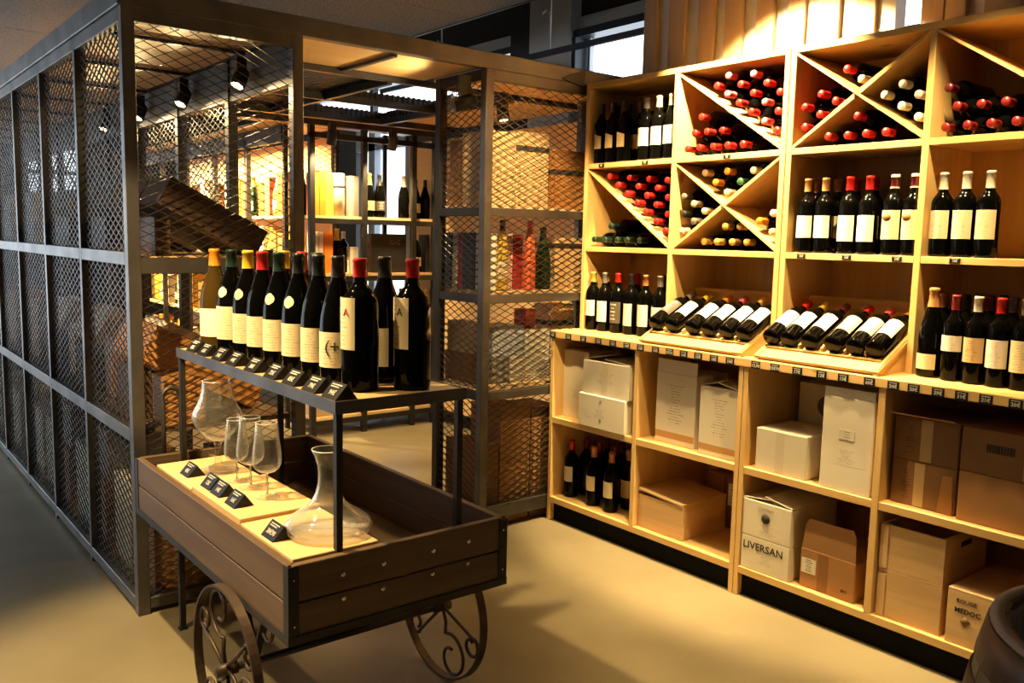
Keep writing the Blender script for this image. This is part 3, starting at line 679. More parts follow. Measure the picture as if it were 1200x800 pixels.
row('bottom cubby by the cage', 'bottles in the bottom cubby',
    [(B_, 'red', 'white', 2.145, -.085, 'red capped', dict(half=55, lz=(.085, .165))), (B_, 'copper', 'cream', 2.135, -.262, 'copper capped cream labelled', dict(half=55, lz=(.08, .155))), (B_, 'copper', 'cream', 2.13, -.392, 'copper capped tan labelled', dict(half=55, lz=(.075, .155)))]
  + [(B_, c, l, 2.235, y, f'{c} capped', dict(row='second')) for c, l, y in (('dark red', None, -.10), ('dark red', None, -.20), ('dark red', None, -.31), ('tan', 'cream', -.41), ('dark red', 'cream', -.49))]
  + [(B_, 'dark red', None, 2.33, y, 'dark red capped', dict(row='rear')) for y in (-.16, -.27, -.37, -.46)], ZBt)
# a little printing on the labels that carry some
def print_on(o, name, body, size, m, z, rz=0, r=.0375):
    a = math.pi + R(rz); p = (math.cos(a) * (r + .0012), math.sin(a) * (r + .0012), z)
    M4 = Matrix.Translation(p) @ Matrix.Rotation(R(rz), 4, 'Z') @ face('W', (0, 0, 0))
    return text(name, body, size, m, o, M4)

# tilted bottles on the display ramps
def ramp_bottles(rc, ys, which, caps):
    o, c, sn = rc; th = math.atan2(c, sn); r = .0375
    for k, (y, (cap, kind, glass, lab)) in enumerate(zip(ys, caps)):
        r = PROF[kind][0]; s_, d = .088, .0135 + r
        p = (2.05 + s_ * c - d * sn, y, 1.0 + s_ * sn + d * c)
        bottle(kind, glass, cap, lab, f"{cap} capped bottle tilted on the {which} sloping rack, {ORD[k]} from the left", p, 'tilted bottles on the sloping racks', rot=(0, th, 0), half=64, lz=(.07, .17) if kind == B_ else (.06, .15))
ramp_bottles(R2, RB2, 'left', [('grey', B_, 'dark', 'dark'), ('yellow', B_, 'dark', 'white'), ('orange', B_, 'dark', 'white'), ('pink', B_, 'dark', 'white'), ('gold', B_, 'dark', 'white'), ('tan', B_, 'dark', 'white')])
ramp_bottles(R3, RB3, 'right', [('red', B_, 'dark', 'white'), ('yellow', B_, 'dark', 'white'), ('maroon', B_, 'dark', 'white'), ('red', B_, 'dark', 'cream'), ('pink', B_, 'dark', 'cream'), ('orange', B_, 'dark', 'white')])

# lying bottles in the diagonal bins
LAYER = ['lowest', 'second', 'third', 'fourth']
ROTL = (0, R(-90), 0); STEP = .0785; rB = .0378
def lie(y, z, cap, label, group, kind=B_):
    bottle(kind, 'dark', cap, None, label, (2.562 + rnd.uniform(-.008, .008), y, z), group, rot=ROTL)
def floor_bin(bay, z0, start, rows, cap, where, group):
    """rows: list of lists of slot numbers; layer k sits in the gaps"""
    for k, slots in enumerate(rows):
        for n, s_ in enumerate(slots):
            y = start - STEP * (s_ + k * .5); z = z0 + rB + k * STEP * .868
            c = cap if isinstance(cap, str) else cap[k % len(cap)]
            lie(y, z, c, f"{c} capped bottle lying {ORD[n]} from left in {LAYER[k]} layer, {where}", group)
def vee_bin(corner, a, b, cells, cap, where, group):
    """corner: where the two supports meet (y, z); a, b: unit directions along them"""
    a = Vector(a).normalized(); b = Vector(b).normalized()
    half = a.angle(b) / 2; bis = (a + b).normalized(); C0 = Vector(corner) + bis * (rB / math.sin(half))
    for n, (i, j) in enumerate(cells):
        P = C0 + (a * i + b * j) * STEP; c = cap if isinstance(cap, str) else cap[n % len(cap)]
        lie(P.x, P.y, c, f"{c} capped bottle lying in {where}, {ORD[i]} row, {ORD[j]} upslope", group)
def bayslope(bay, zlo, zhi): y0, y1 = BAY[bay]; return Vector((y0 - y1, zhi - zlo)).normalized()      # up-left direction of the falling divider
TH = .009
# first bay, row two
z0, z1 = Z2, Z3 - T; y0, y1 = BAY[1]; d = bayslope(1, z0, z1); up = Vector((0, 1))
floor_bin(1, z0, y0 - .041, [[0, 1, 2, 3, 4], [1]], 'green-black', 'lower left bin, first bay', 'bottles lying in the first bay')
nrm = Vector((-d.y, d.x)) if d.x * 1 > 0 else Vector((d.y, -d.x))
def wedge(bay, z0, z1, cells_max, cap, where, group, rowmax):
    y0, y1 = BAY[bay]; d = bayslope(bay, z0, z1); cells = []
    half = d.angle(Vector((0, 1))) / 2
    off = TH / math.sin(d.angle(Vector((0, 1))))
    corner = Vector((y1, z0 + off)); C0 = corner + (d + Vector((0, 1))).normalized() * (rB / math.sin(half))
    for i in range(cells_max):
        for j in range(9):
            P = C0 + Vector((0, 1)) * STEP * i + d * STEP * j
            if P.y < z1 - rB and P.x < y0 - rB and j < rowmax[i]: cells.append((i, j))
    vee_bin(corner, (0, 1), d, cells, cap, where, group)
wedge(1, z0, z1, 4, 'red', 'upper right bin of first bay', 'bottles lying in the first bay', [7, 6, 4, 2])
# second bay, top row
z0, z1 = Z3, ZT - T; y0, y1 = BAY[2]
floor_bin(2, z0, y0 - .040, [[0, 1, 2, 3, 4], [0, 1, 2], [0]], 'red', 'lower left bin, second bay top', 'bottles lying in the second bay top row')
wedge(2, z0, z1, 3, ['red', 'pink', 'red'], 'upper right bin of second bay top', 'bottles lying in the second bay top row', [6, 5, 3])
# second bay, middle row: crossed dividers
def xbin(bay, z0, z1, cells, caps, nm, group):
    y0, y1 = BAY[bay]; dl = bayslope(bay, z0, z1); dr = Vector((-dl.x, dl.y)); cy, cz = (y0 + y1) / 2, (z0 + z1) / 2
    off = TH / math.cos(math.atan2(dl.y, dl.x))
    if 'top' in cells: vee_bin((cy, cz + off), dl, dr, cells['top'], caps['top'], f'top bin, {nm}', group)
    offw = TH / math.sin(dl.angle(up))
    if 'left' in cells: vee_bin((y0, z0 + offw), up, dr, cells['left'], caps['left'], f'left bin, {nm}', group)
    if 'right' in cells: vee_bin((y1, z0 + offw), up, dl, cells['right'], caps['right'], f'right bin, {nm}', group)
    if 'floor' in cells:
        w = y0 - y1; n = len(cells['floor'][0]); st = (y0 + y1) / 2 + STEP * (n - 1) / 2
        floor_bin(bay, z0, st, cells['floor'], caps['floor'], f'bottom bin, {nm}', group)
xbin(2, Z2, Z3 - T, {'top': [(0, 0), (1, 0), (0, 1), (2, 0), (1, 1), (0, 2)], 'left': [(0, 0), (0, 1), (1, 0), (1, 1), (2, 0), (0, 2)], 'right': [(0, 0), (1, 0), (0, 1)], 'floor': [[0, 1, 2, 3], [1, 2]]},
     {'top': ['cream', 'orange', 'green', 'cream', 'orange', 'white'], 'left': ['cream', 'grey', 'black', 'cream', 'grey'], 'right': ['cream', 'white', 'orange'], 'floor': ['gold', 'gold']}, 'second bay middle', 'bottles lying in the second bay crossed bins')
xbin(3, Z3, ZT - T, {'top': [(0, 0), (1, 0)], 'left': [(0, 0), (0, 1), (1, 0), (0, 2), (1, 1)], 'right': [(0, 0), (0, 1), (0, 2), (1, 0), (1, 1)], 'floor': [[0, 1, 2, 3], [1]]},
     {'top': ['cream', 'red'], 'left': 'red', 'right': 'white', 'floor': 'red'}, 'third bay top', 'bottles lying in the third bay crossed bins')
floor_bin(4, Z3, BAY[4][0] - .041, [[0, 1, 2, 3, 4], [0, 1, 2, 3], [-1]], ['dark red', 'dark red', 'maroon'], 'bin of rightmost bay top', 'bottles lying in the rightmost bay')

# ------------------------------------------------------------------ price tags
def wtag(name, y, z, x, w, h, body, label, group):
    o = MB().box(-.0015, 0, -w/2, w/2, -h/2, h/2).obj(name, SLATE, None, (x, y, z)); tag(o, label, 'price tag', group)
    text('price', body, h * .56, CHALK, o, face('W', (-.0017, 0, -h * .08)), .0006)
    box('heading_line', CHALK, (-.0020, -.0015, -w * .34, w * .34, h * .28, h * .36), o)
TY = [-.025, -.142, -.251, -.356, -.454, -.546, -.632, -.723, -.806, -.886, -.966, -1.05, -1.133, -1.259, -1.349, -1.449, -1.553, -1.642, -1.744, -1.833, -1.906, -1.99, -2.067, -2.144, -2.234]
TP = ['9€', '11€', '8€', '12€', '10€', '14€', '12€', '13€', '9€50', '16€', '15€', '18€', '19€', '13,90', '12€90', '17€', '12€', '13€', '60€', '24€', '20€', '39€', '31€', '21€', '26€']
for k, (y, p) in enumerate(zip(TY, TP)):
    wtag('price_tag', y, .978, XL - .0062, .042, .031, p, f"black chalk price tag on the counter edge, {ORD[k]} from the left", 'price tags on the counter edge')
for k, (y, z, p, w_) in enumerate(((-.137, 1.838, '8€', 'top shelf left bay, left one'), (-.433, 1.838, '7€', 'top shelf left bay, right one'), (-.913, 1.838, '12', 'edge under the second bay red capped bottles'), (-1.309, 1.418, '12€', 'middle shelf under the tan capped bottles'), (-1.508, 1.418, '16€', 'middle shelf under the bright red capped bottles'), (-1.71, 1.418, '17€', 'middle shelf under the emblem bottles'), (-1.921, 1.418, '19€', 'middle shelf under the three white capped bottles'))):
    wtag('price_tag', y, z, XU, .038, .019, p, f"small black price tag on {w_}", 'price tags on the rack shelves')
# ------------------------------------------------------------------ cartons and crates
def carton(label, key, x, ya, yb, z, h, depth, group=None, tape=None, print_=None, flaps=(), cat='carton', name='carton', stripe=False, sticker=None):
    """front face at x, seen from -x; ya > yb; origin at the base centre"""
    yc = (ya + yb) / 2; w = ya - yb
    o = MB().box(0, depth, -w/2, w/2, 0, h, ch=.003).obj(name, CARD[key], None, (x, yc, z)); tag(o, label, cat, group)
    if tape: 
        t0, t1, tm = tape; box('tape', tm, (-.0008, 0, w/2 - w*t1, w/2 - w*t0, .004, h - .004), o)
    if print_:
        a, b, c, d = print_          # fractions u0 u1 v0 v1
        uvquad('print', w*(b-a), h*(d-c), PRT[key], o, face('W', (0, w/2 - w*(a+b)/2, h*(c+d)/2)), .00015)
    if stripe: box('printed_band', BAND, (-.0007, 0, -w/2 + .003, w/2 - .003, h*.075, h*.165), o)
    if sticker:
        a, b, c, d = sticker; uvquad('sticker', w*(b-a), h*(d-c), STICK, o, face('W', (-.0004, w/2 - w*(a+b)/2, h*(c+d)/2)), .0012)
    for fl_ in flaps:
        if fl_[0] == 'front':        # front flap standing up (length, lean back, corner cut)
            _, L_, lean, cut = fl_
            pts = [(-w/2 + .002, 0), (w/2 - .002, 0), (w/2 - .002 - cut * .4, L_ - cut), (w/2 - .002 - cut, L_), (-w/2 + .002 + cut, L_), (-w/2 + .002 + cut * .4, L_ - cut)]
            MB().prism([(u, v) for u, v in pts], .003, lambda u, v, t: (.002 + t + v * math.sin(R(lean)), u, h + .0005 + v * math.cos(R(lean)))).obj('flap', CARD[key], o)
        elif fl_[0] == 'tilt':       # top flap hinged at the back or a side, raised in front
            _, rise, side = fl_
            if side == 'left':  pts = [(.004, w/2, h), (depth * .9, w/2, h), (depth * .9, -w/2 * .1, h + rise), (.004, -w/2 * .1, h + rise)]
            else:               pts = [(.004, -w/2, h), (depth * .9, -w/2, h), (depth * .9, w/2 * .1, h + rise), (.004, w/2 * .1, h + rise)]
            pts = [(a, b, c + .001) for a, b, c in pts]
            MB().hexa(pts + [(a, b, c + .003) for a, b, c in pts]).obj('flap', CARD[key], o)
        elif fl_[0] == 'out':        # front flap folded outward, slightly drooping
            _, L_, dz = fl_
            pts = [(.002, -w/2, h), (.002, w/2, h), (-L_, w/2, h + dz), (-L_, -w/2, h + dz)]
            MB().hexa(pts + [(a, b, c + .003) for a, b, c in pts]).obj('flap', CARD[key], o)
        elif fl_[0] == 'back':       # back flap standing
            _, L_ = fl_
            MB().hexa([(depth - .005, -w/2, h), (depth - .002, -w/2, h), (depth - .002, w/2, h), (depth - .005, w/2, h), (depth * .45, -w/2, h + L_), (depth * .45 + .003, -w/2, h + L_), (depth * .45 + .003, w/2, h + L_), (depth * .45, w/2, h + L_)]).obj('flap', CARD[key], o)
    return o
CG = 'cartons in the base cabinets'
c1 = carton('tall cream wine carton in the leftmost upper cubby', 'white', 2.12, -.030, -.215, ZM, .35, .22, CG)
uvquad('print', .13, .05, PRT['white'], c1, face('W', (0, -.005, .125)), .00015)
c2 = carton('low white wine carton overhanging its board, under another white carton', 'white', 2.043, -.232, -.548, ZM, .163, .30, CG, print_=(.18, .75, .30, .62))
for zz_ in (.135, .045): text('emblem', '#', .026, GREYINK, c2, face('W', (-.0006, 0.005, zz_)))
c3 = carton('white wine carton with opened lid, stacked on another white carton', 'white', 2.056, -.243, -.558, ZM + .1635, .165, .28, CG, tape=(.42, .56, TAPE_W), print_=(.08, .92, .28, .72), flaps=(('tilt', .035, 'left'), ('tilt', .012, 'right')))
c4 = carton('tall beige wine carton with raised front flap and ochre band', 'white', 2.105, -.684, -.915, ZM, .325, .22, CG, print_=(.06, .94, .22, .9), stripe=True, flaps=(('front', .058, 4, 0),))
c5 = carton('tall white wine carton with loose open top and ochre band', 'white', 2.080, -.957, -1.165, ZM, .298, .24, CG, print_=(.08, .94, .22, .9), stripe=True, flaps=(('tilt', .03, 'left'), ('tilt', .02, 'right')))
c6 = carton('wide plain white carton sealed with pale tape, third cubby', 'white', 2.070, -1.262, -1.495, ZM, .172, .24, CG, tape=(.40, .56, TAPE_W))
c7 = carton('white carton standing at the back behind the wide taped one', 'white', 2.36, -1.262, -1.53, ZM, .335, .2, CG)
MB().lathe([(0, 0), (.045, 0), (.045, .0012), (0, .0012)], 20).obj('emblem', mat('brown_emblem', (.30, .2, .1), .7), c7).matrix_local = face('W', (-.0006, .0, .245))
c8 = carton('tallest plain white carton with grey crest and open flap', 'white', 2.060, -1.560, -1.765, ZM, .355, .24, CG, print_=(.12, .88, .28, .46), flaps=(('front', .032, 3, 0),))
uvquad('crest', .062, .038, lines('crest_print', (.66, .61, .50), (.33, .29, .24), 4, dens=.3, vmin=0, vmax=1), c8, face('W', (-.0006, 0, .215)), .0009)
c9 = carton('lower brown carton with torn front in the rightmost upper cubby', 'darkbrown', 2.10, -1.822, -2.050, ZM, .163, .3, CG, print_=(.08, .4, .1, .9), tape=(.36, .52, TAPE))
MB().hexa([(-.004, -.055, .002), (-.001, -.055, .002), (-.001, -.108, .002), (-.004, -.108, .002), (-.022, -.075, .135), (-.019, -.075, .135), (-.019, -.108, .14), (-.022, -.108, .14)]).obj('torn_flap', CARD['brown'], c9)
c10 = carton('upper brown carton with flap folded outward, rightmost upper cubby', 'darkbrown', 2.10, -1.822, -2.050, ZM + .1635, .155, .3, CG, print_=(.08, .45, .1, .9), tape=(.42, .60, TAPE), flaps=(('out', .045, .012),))
c11 = carton('lower plain brown carton at the far right of the upper cubby', 'brown', 2.085, -2.062, -2.37, ZM, .170, .3, CG)
c12 = carton('upper brown carton with printed row of letters at far right', 'darkbrown', 2.085, -2.062, -2.37, ZM + .1705, .152, .3, CG, tape=(.64, .86, TAPE), flaps=(('back', .09),))
text('lettering', 'IIIIIIIIII', .036, INKM, c12, face('W', (-.0008, .03, .09)), .0012)
c13 = carton('narrow dark brown carton standing at the back beside a wooden crate', 'darkbrown', 2.40, -.775, -.865, .128, .255, .18, CG, sticker=(.1, .85, .06, .42))
c14 = carton('dark brown carton at the back with white sticker near its top', 'darkbrown', 2.41, -.872, -.99, .128, .245, .17, CG, sticker=(.12, .7, .45, .88))
c15 = carton('white wine carton with large LIVERSAN lettering at the bottom', 'white', 2.056, -1.226, -1.455, .128, .142, .33, CG, print_=(.2, .85, .2, .55))
text('lettering', 'LIVERSAN', .044, INKM, c15, face('W', (-.0012, .008, .102)), .0004)
c16 = carton('white wine carton with round seal, half open above the LIVERSAN one', 'white', 2.056, -1.226, -1.455, .2705, .152, .33, CG, print_=(.15, .9, .08, .42), flaps=(('tilt', .014, 'left'), ('tilt', .022, 'right')))
text('lettering', 'CHATEAU', .016, GREYINK, c16, face('W', (-.0014, .002, .126)))
MB().lathe([(0, 0), (.020, 0), (.020, .0012), (0, .0012)], 20).obj('seal', INKM, c16).matrix_local = face('W', (-.0010, .002, .088))
c17 = carton('brown carton with chamfered upright flap and white sticker', 'brown', 2.08, -1.490, -1.722, .128, .155, .3, CG, tape=(.33, .52, mat('dark_tape', (.26, .12, .045), .4)), sticker=(.03, .30, .38, .76), flaps=(('front', .118, 5, .022),))
text('lettering', 'BIO', .016, INKM, c17, face('W', (-.0008, -.075, .035)))

def crate(label, x, ya, yb, z, h, depth, M3, group=None, lid=True, lidtilt=0, loc_rot=None, name='wooden_crate', t=.010):
    yc = (ya + yb) / 2; w = ya - yb
    o = empty(name, label, 'crate', (x, yc, z), group=group)
    if loc_rot: o.rotation_euler = loc_rot
    MB().box(0, t, -w/2, w/2, .006, h, ch=.001).obj('front_panel', M3[1], o); MB().box(depth - t, depth, -w/2, w/2, .006, h, ch=.001).obj('back_panel', M3[1], o)
    for s_ in (-1, 1): MB().box(t, depth - t, s_ * w/2 - (t if s_ > 0 else 0), s_ * w/2 + (0 if s_ > 0 else t), .006, h, ch=.001).obj('side_panel', M3[0], o)
    MB().box(0, depth, -w/2, w/2, 0, .006).obj('base', M3[0], o)
    if lid:
        if lidtilt: MB().hexa([(-.004, -w/2, h + .0005), (depth, -w/2, h + .0005), (depth, w/2, h + lidtilt), (-.004, w/2, h + lidtilt), (-.004, -w/2, h + .009), (depth, -w/2, h + .009), (depth, w/2, h + lidtilt + .009), (-.004, w/2, h + lidtilt + .009)]).obj('lid', M3[1], o)
        else: MB().box(0, depth, -w/2, w/2, h + .0003, h + .009, ch=.001).obj('lid', M3[1], o)
    return o
k1 = crate('wooden wine crate with its lid ajar, second bottom cubby', 2.08, -.624, -.893, .128, .158, .31, CRATEW, lidtilt=.02)
k2 = crate('pale wooden crate, lower of two stacked in the rightmost bottom cubby', 2.07, -1.815, -2.045, .128, .170, .33, CRATEW)
k3 = crate('open pale wooden crate, upper of the two stacked', 2.07, -1.815, -2.045, .3075, .165, .33, CRATEW, lid=False)
for k_ in (k2, k3): MB().box(-.004, 0, .085, .114, .004, .16).obj('corner_batten', CRATEW[2], k_)
box('handle_slot', INKM, (.12, .20, -.1156, -.1149, .115, .135), k3)
k4 = crate('wooden crate stamped with black lettering beside the barrel', 2.06, -2.070, -2.335, .128, .185, .36, CRATEW)
text('lettering', 'ROUGE', .020, INKM, k4, face('W', (-.0006, .07, .155))); text('lettering', 'MEDOC', .024, INKM, k4, face('W', (-.0006, .065, .122)), .0006)
MB().lathe([(0, 0), (.018, 0), (.018, .001), (0, .001)], 4).obj('stamp', mat('stamp_ink', (.16, .09, .04), .7), k4).matrix_local = face('W', (-.0006, .07, .088))
bottle(B_, 'dark', 'black', None, 'dark bottle half hidden behind the stamped crate', (2.52, -2.20, .128), 'bottles in the bottom cubby')

# ------------------------------------------------------------------ oak barrel
barrel = empty('oak_barrel', 'old oak wine barrel with rusty hoops at the right corner', 'barrel', (.825, -2.99, .0))
Hb = .82
def Rb(z): return .285 + .055 * (1 - ((z - Hb/2) / (Hb/2))**2)
NS = 26
for i in range(NS):
    a0, a1 = 2*math.pi*i/NS + .006, 2*math.pi*(i+1)/NS - .006
    mb = MB(); zs = [0, .1, .25, .4, .55, .7, .76, Hb]; n = 0
    for z in zs:
        for r in (Rb(z), Rb(z) - .026):
            for a in (a0, a1): mb.v.append((r * math.cos(a), r * math.sin(a), z))
    for j in range(len(zs) - 1):
        b = j * 4; c = b + 4
        mb.f += [(b, b+1, c+1, c), (b+3, b+2, c+2, c+3), (b+2, b, c, c+2), (b+1, b+3, c+3, c+1)]
    b = (len(zs) - 1) * 4; mb.f += [(0, 2, 3, 1), (b, b+1, b+3, b+2)]
    mb.obj('stave', STAVE[i % 2], barrel)
for z0, z1 in ((.745, .812), (.665, .712), (.52, .56), (.24, .28), (.10, .145), (.005, .065)):
    MB().lathe([(Rb(z0) + .0005, z0), (Rb(z0) + .004, z0), (Rb(z1) + .004, z1), (Rb(z1) + .0005, z1)], 48).obj('hoop', HOOP, barrel)
MB().lathe([(.258, .70), (.2575, .70), (.265, Hb + .002), (.287, Hb + .002), (.287, Hb - .004), (.289, Hb - .004)], 48).obj('chime', GREYOAK, barrel)
for i in range(6):
    ya, yb = -.256 + .0853*i + .001, -.256 + .0853*(i+1) - .001
    n_ = 6; pts = []
    for q in range(n_ + 1):
        y = ya + (yb - ya) * q / n_; pts.append((math.sqrt(max(0, .2565**2 - y*y)), y))
    MB().prism(pts + [(-x, y) for x, y in reversed(pts)], .018, lambda u, v, t: (u, v, .715 + t)).obj('head_plank', HEADW, barrel)

# ------------------------------------------------------------------ trolley
tr = empty('wheeled_trolley', 'dark wooden display trolley on scrolled iron wheels', 'trolley', (-.023, -1.406, 0))
TW, TLn, z0, z1, zs = .681, 1.299, .452, .649, .551
def tp(name, b, axis, ch=.002): return MB().box(*b, ch=ch).obj(name, OAK[axis], tr)
for za, zb in ((z0, zs - .002), (zs + .002, z1)):
    tp('plank', (0, .022, .012, TLn - .012, za, zb), 1); tp('plank', (TW - .022, TW, .012, TLn - .012, za, zb), 1)
    tp('plank', (.012, TW - .012, 0, .022, za, zb), 0); tp('plank', (.012, TW - .012, TLn - .022, TLn, za, zb), 0)
for i in range(5): tp('base_board', (.022 + .1274*i + .001, .022 + .1274*(i+1) - .001, .022, TLn - .022, z0, z0 + .018), 1)
for x, y, sx, sy in ((0, 0, 1, 1), (TW, 0, -1, 1), (0, TLn, 1, -1), (TW, TLn, -1, -1)):
    ci = MB().box(x - sx*.003, x + sx*.026, y - sy*.003, y, z0 - .004, z1 - .001).box(x - sx*.003, x, y, y + sy*.026, z0 - .004, z1 - .001).obj('corner_iron', STEEL_D, tr)
    for zz_ in (.49, .61): MB().box(x + sx*.010, x + sx*.015, y - sy*.0045, y - sy*.003, zz_, zz_ + .005).obj('bolt', RIVET, ci)
for b in ((-.004, TW + .004, -.004, .020, .444, .452), (-.004, TW + .004, TLn - .020, TLn + .004, .444, .452), (-.004, .020, .020, TLn - .02, .444, .452), (TW - .020, TW + .004, .020, TLn - .02, .444, .452),
          (-.004, TW + .004, -.004, -.001, .452, .466), (-.004, -.001, -.001, TLn, .452, .466)): box('frame_rail', STEEL_D, b, tr)
for x, z in ((.148, .597), (.150, .532), (.268, .599), (.266, .531), (.425, .601), (.423, .535), (.545, .603), (.543, .538)):
    MB().lathe([(.0072, 0), (.0072, .002), (.005, .0045), (0, .0055)], 14).obj('rivet', RIVET, tr).matrix_local = Matrix.Translation((x, 0, z)) @ Matrix.Rotation(R(90), 4, 'X')
for b in ((.022, .040, .10, TLn - .05, .600, .628), (.255, .275, .022, TLn - .022, .600, .628)): tp('cleat', b, 1)
# iron wheels with scrolls
def arc(cx, cz, r, a0, a1, n=14, r1=None):
    r1 = r if r1 is None else r1
    return [(0, cx + (r + (r1 - r) * i / n) * math.cos(R(a0 + (a1 - a0) * i / n)), cz + (r + (r1 - r) * i / n) * math.sin(R(a0 + (a1 - a0) * i / n))) for i in range(n + 1)]
def wheel(x, y, turn):
    r = .239
    w_ = MB().lathe([(r - .007, -.013), (r, -.013), (r, .013), (r - .007, .013), (r - .007, -.013)], 56, smooth=False)
    o = link('wheel', w_.mesh('wheel'), RUST, tr, (x, y, r)); o.rotation_euler = (0, R(90), 0)
    MB().lathe([(0, -.03), (.018, -.03), (.018, .03), (0, .03)], 16).obj('hub', RUST, o)
    for q in range(3):
        A = q * 120 + turn
        # large scroll curling near the rim, running from the hub
        big = arc(.118, .085, .022, 140, -150, 14, .050) + arc(.118, .085, .052, -160, -280, 8, .075)[1:]
        big = [(0, 0.016, 0), (0, .05, .012)] + [(0, a, b) for _, a, b in arc(.150, .062, .074, 195, 395, 18, .060)] + [(0, a, b) for _, a, b in arc(.156, .070, .052, 40, 230, 14, .032)]
        small = [(0, .012, -.012), (0, .09, -.055), (0, .165, -.098)] + [(0, a, b) for _, a, b in arc(.176, -.070, .034, 250, 470, 14, .030)] + [(0, a, b) for _, a, b in arc(.172, -.068, .026, 115, 260, 8, .016)]
        for pts in (big, small):
            M_ = Matrix.Rotation(R(90), 3, 'Y').inverted()
            rot = Matrix.Rotation(R(A), 3, 'Z')
            p2 = [rot @ Vector((a, b, 0)) for _, a, b in pts]
            MB().tube(p2, .0058, 6).obj('scroll', RUST, o)
    return o
WY = .366
wheel(-.024, WY, 20); wheel(TW + .024, WY, 75)
MB().tube([(-.03, WY, .239), (TW + .03, WY, .239)], .011, 10).obj('axle', STEEL_D, tr)
for x in (.06, TW - .06):
    MB().bar((x, WY, .245), (x, WY - .10, .445), .022, .008).bar((x, WY, .245), (x, WY + .10, .445), .022, .008).obj('axle_bracket', STEEL_D, tr)
for x in (.03, TW - .03):
    for sgn in (-1, 1):
        MB().tube([(x, WY + sgn * .16 + .035 * math.cos(t), .405 + .035 * math.sin(t)) for t in [i * .35 for i in range(17)]], .005, 6).obj('bracket_scroll', RUST, tr)
for x in (.124, TW - .06):
    lg = MB().box(x - .010, x + .010, TLn - .10, TLn - .08, .006, .444).obj('leg', STEEL_D, tr); box('foot', BLACK, (x - .014, x + .014, TLn - .104, TLn - .076, 0, .006), lg)
hp = [(.103, TLn + .012, .46), (.105, TLn + .012, .82)] + [(.137 + .032 * math.cos(R(a)), TLn + .022, .855 + .032 * math.sin(R(a))) for a in range(180, -1, -20)] + [(.169, TLn + .012, .82), (.169, TLn + .012, .46)]
MB().tube(hp, .008, 8).obj('handle', STEEL_D, tr)

# boards laid on the trolley
for k, (b, lb) in enumerate((((.004, .245, -.615, -.262, .628, .652), 'pale beech board under the large goblet, far end of trolley'), ((.006, .250, -1.022, -.619, .628, .662), 'thicker pale beech board under the three wine glasses'), ((.004, .250, -1.370, -1.030, .628, .652), 'pale beech board under the glass decanter'))):
    x0, x1, y0, y1, a, b_ = b; o = MB().box(0, x1 - x0, 0, y1 - y0, 0, b_ - a, ch=.002).obj('display_board', BEECH, None, (x0, y0, a)); tag(o, lb, 'board', 'boards on the trolley')
# stand on the trolley
st = empty('bottle_stand', 'dark steel stand carrying a row of magnum bottles', 'stand', (.121, -1.380, .470))
SWd, SLn, SH = .394, 1.225, .571
for x, y in ((0, 0), (SWd - .018, 0), (0, SLn - .018), (SWd - .018, SLn - .018)): box('leg', STEEL_D, (x, x + .018, y, y + .018, 0, SH - .025), st)
for b in ((-.006, SWd + .006, -.006, 0, SH - .03, SH + .003), (-.006, SWd + .006, SLn, SLn + .006, SH - .03, SH + .003), (-.006, 0, 0, SLn, SH - .03, SH + .003), (SWd, SWd + .006, 0, SLn, SH - .03, SH + .003)): box('edge_angle', STEEL, b, st)
MB().box(0, SWd, 0, SLn, SH - .025, SH, ch=.001).obj('shelf_board', wood('stand_top', 1, (.50, .36, .18), (.40, .27, .12), knots=False), st)
ZS = 1.041
BM = 'burgundy magnum'
FR = [(.235, -.222, 'orange', 'brown', 'cream', BM), (.255, -.335, 'green-black', 'dark', 'cream', BM), (.262, -.465, 'yellow', 'dark', 'cream', BM), (.266, -.578, 'red', 'dark', 'cream', BM), (.27, -.702, 'green-black', 'dark', 'cream', BM),
      (.27, -.846, 'black', 'dark', 'cream', BM), (.268, -.985, 'black', 'dark', 'cream', BM), (.266, -1.112, 'black', 'dark', 'cream', BM), (.262, -1.245, 'red', 'dark', 'cream', 'magnum')]
FD = ['amber magnum with orange capsule', 'magnum with dark green capsule and round neck shield', 'magnum with yellow capsule', 'magnum with red capsule and sloping shoulders', 'magnum with cream neck band and heart neck shield',
      'magnum with dark capsule and heart shaped shield', 'dark capped magnum with low label', 'dark capped magnum whose label bears a large cross', 'broad red capped magnum']
for k, (x, y, cap, gl, lab, kind) in enumerate(FR):
    big = kind == 'magnum'
    o = bottle(kind, gl, cap, lab, f"{FD[k]}, {ORD[k]} from far end, front row", (x, y, ZS), 'magnums on the trolley stand', rz=-6 if big else 33, half=52 if big else 60, lz=(.115, .255) if big else ((.050, .150) if k != 1 else (.05, .165)), frac=.85 if big else 1, cat='wine bottle')
    if k in (1, 2, 4, 5):
        link('shoulder_label', dot_mesh(BM, .215, .036, 'cream', 24), None, o, None, (0, 0, R(-10)))
    if k in (4,): link('neck_band', MB().lathe([(.0194, .300), (.0200, .300), (.0186, .318), (.0180, .318)], 16).mesh('neck_band'), CARD['beige'], o)
    if k == 7:
        print_on(o, 'print', '(+', .05, INKM, .108, 10, .053)
    if big: print_on(o, 'print', 'A', .03, REDINK, .215, 22, .0515)
BK = [(.385, -.345, 'green-black', BM, 'far dark green capped magnum'), (.385, -.482, 'yellow', BM, 'yellow capped magnum'), (.388, -.618, 'red', BM, 'red capped magnum'), (.388, -.73, 'green-black', BM, 'magnum with cream neck band'), (.392, -1.155, 'black', BM, 'dark capped magnum between the two broad ones'), (.395, -1.300, 'red', 'magnum', 'broad red capped magnum at the near end')]
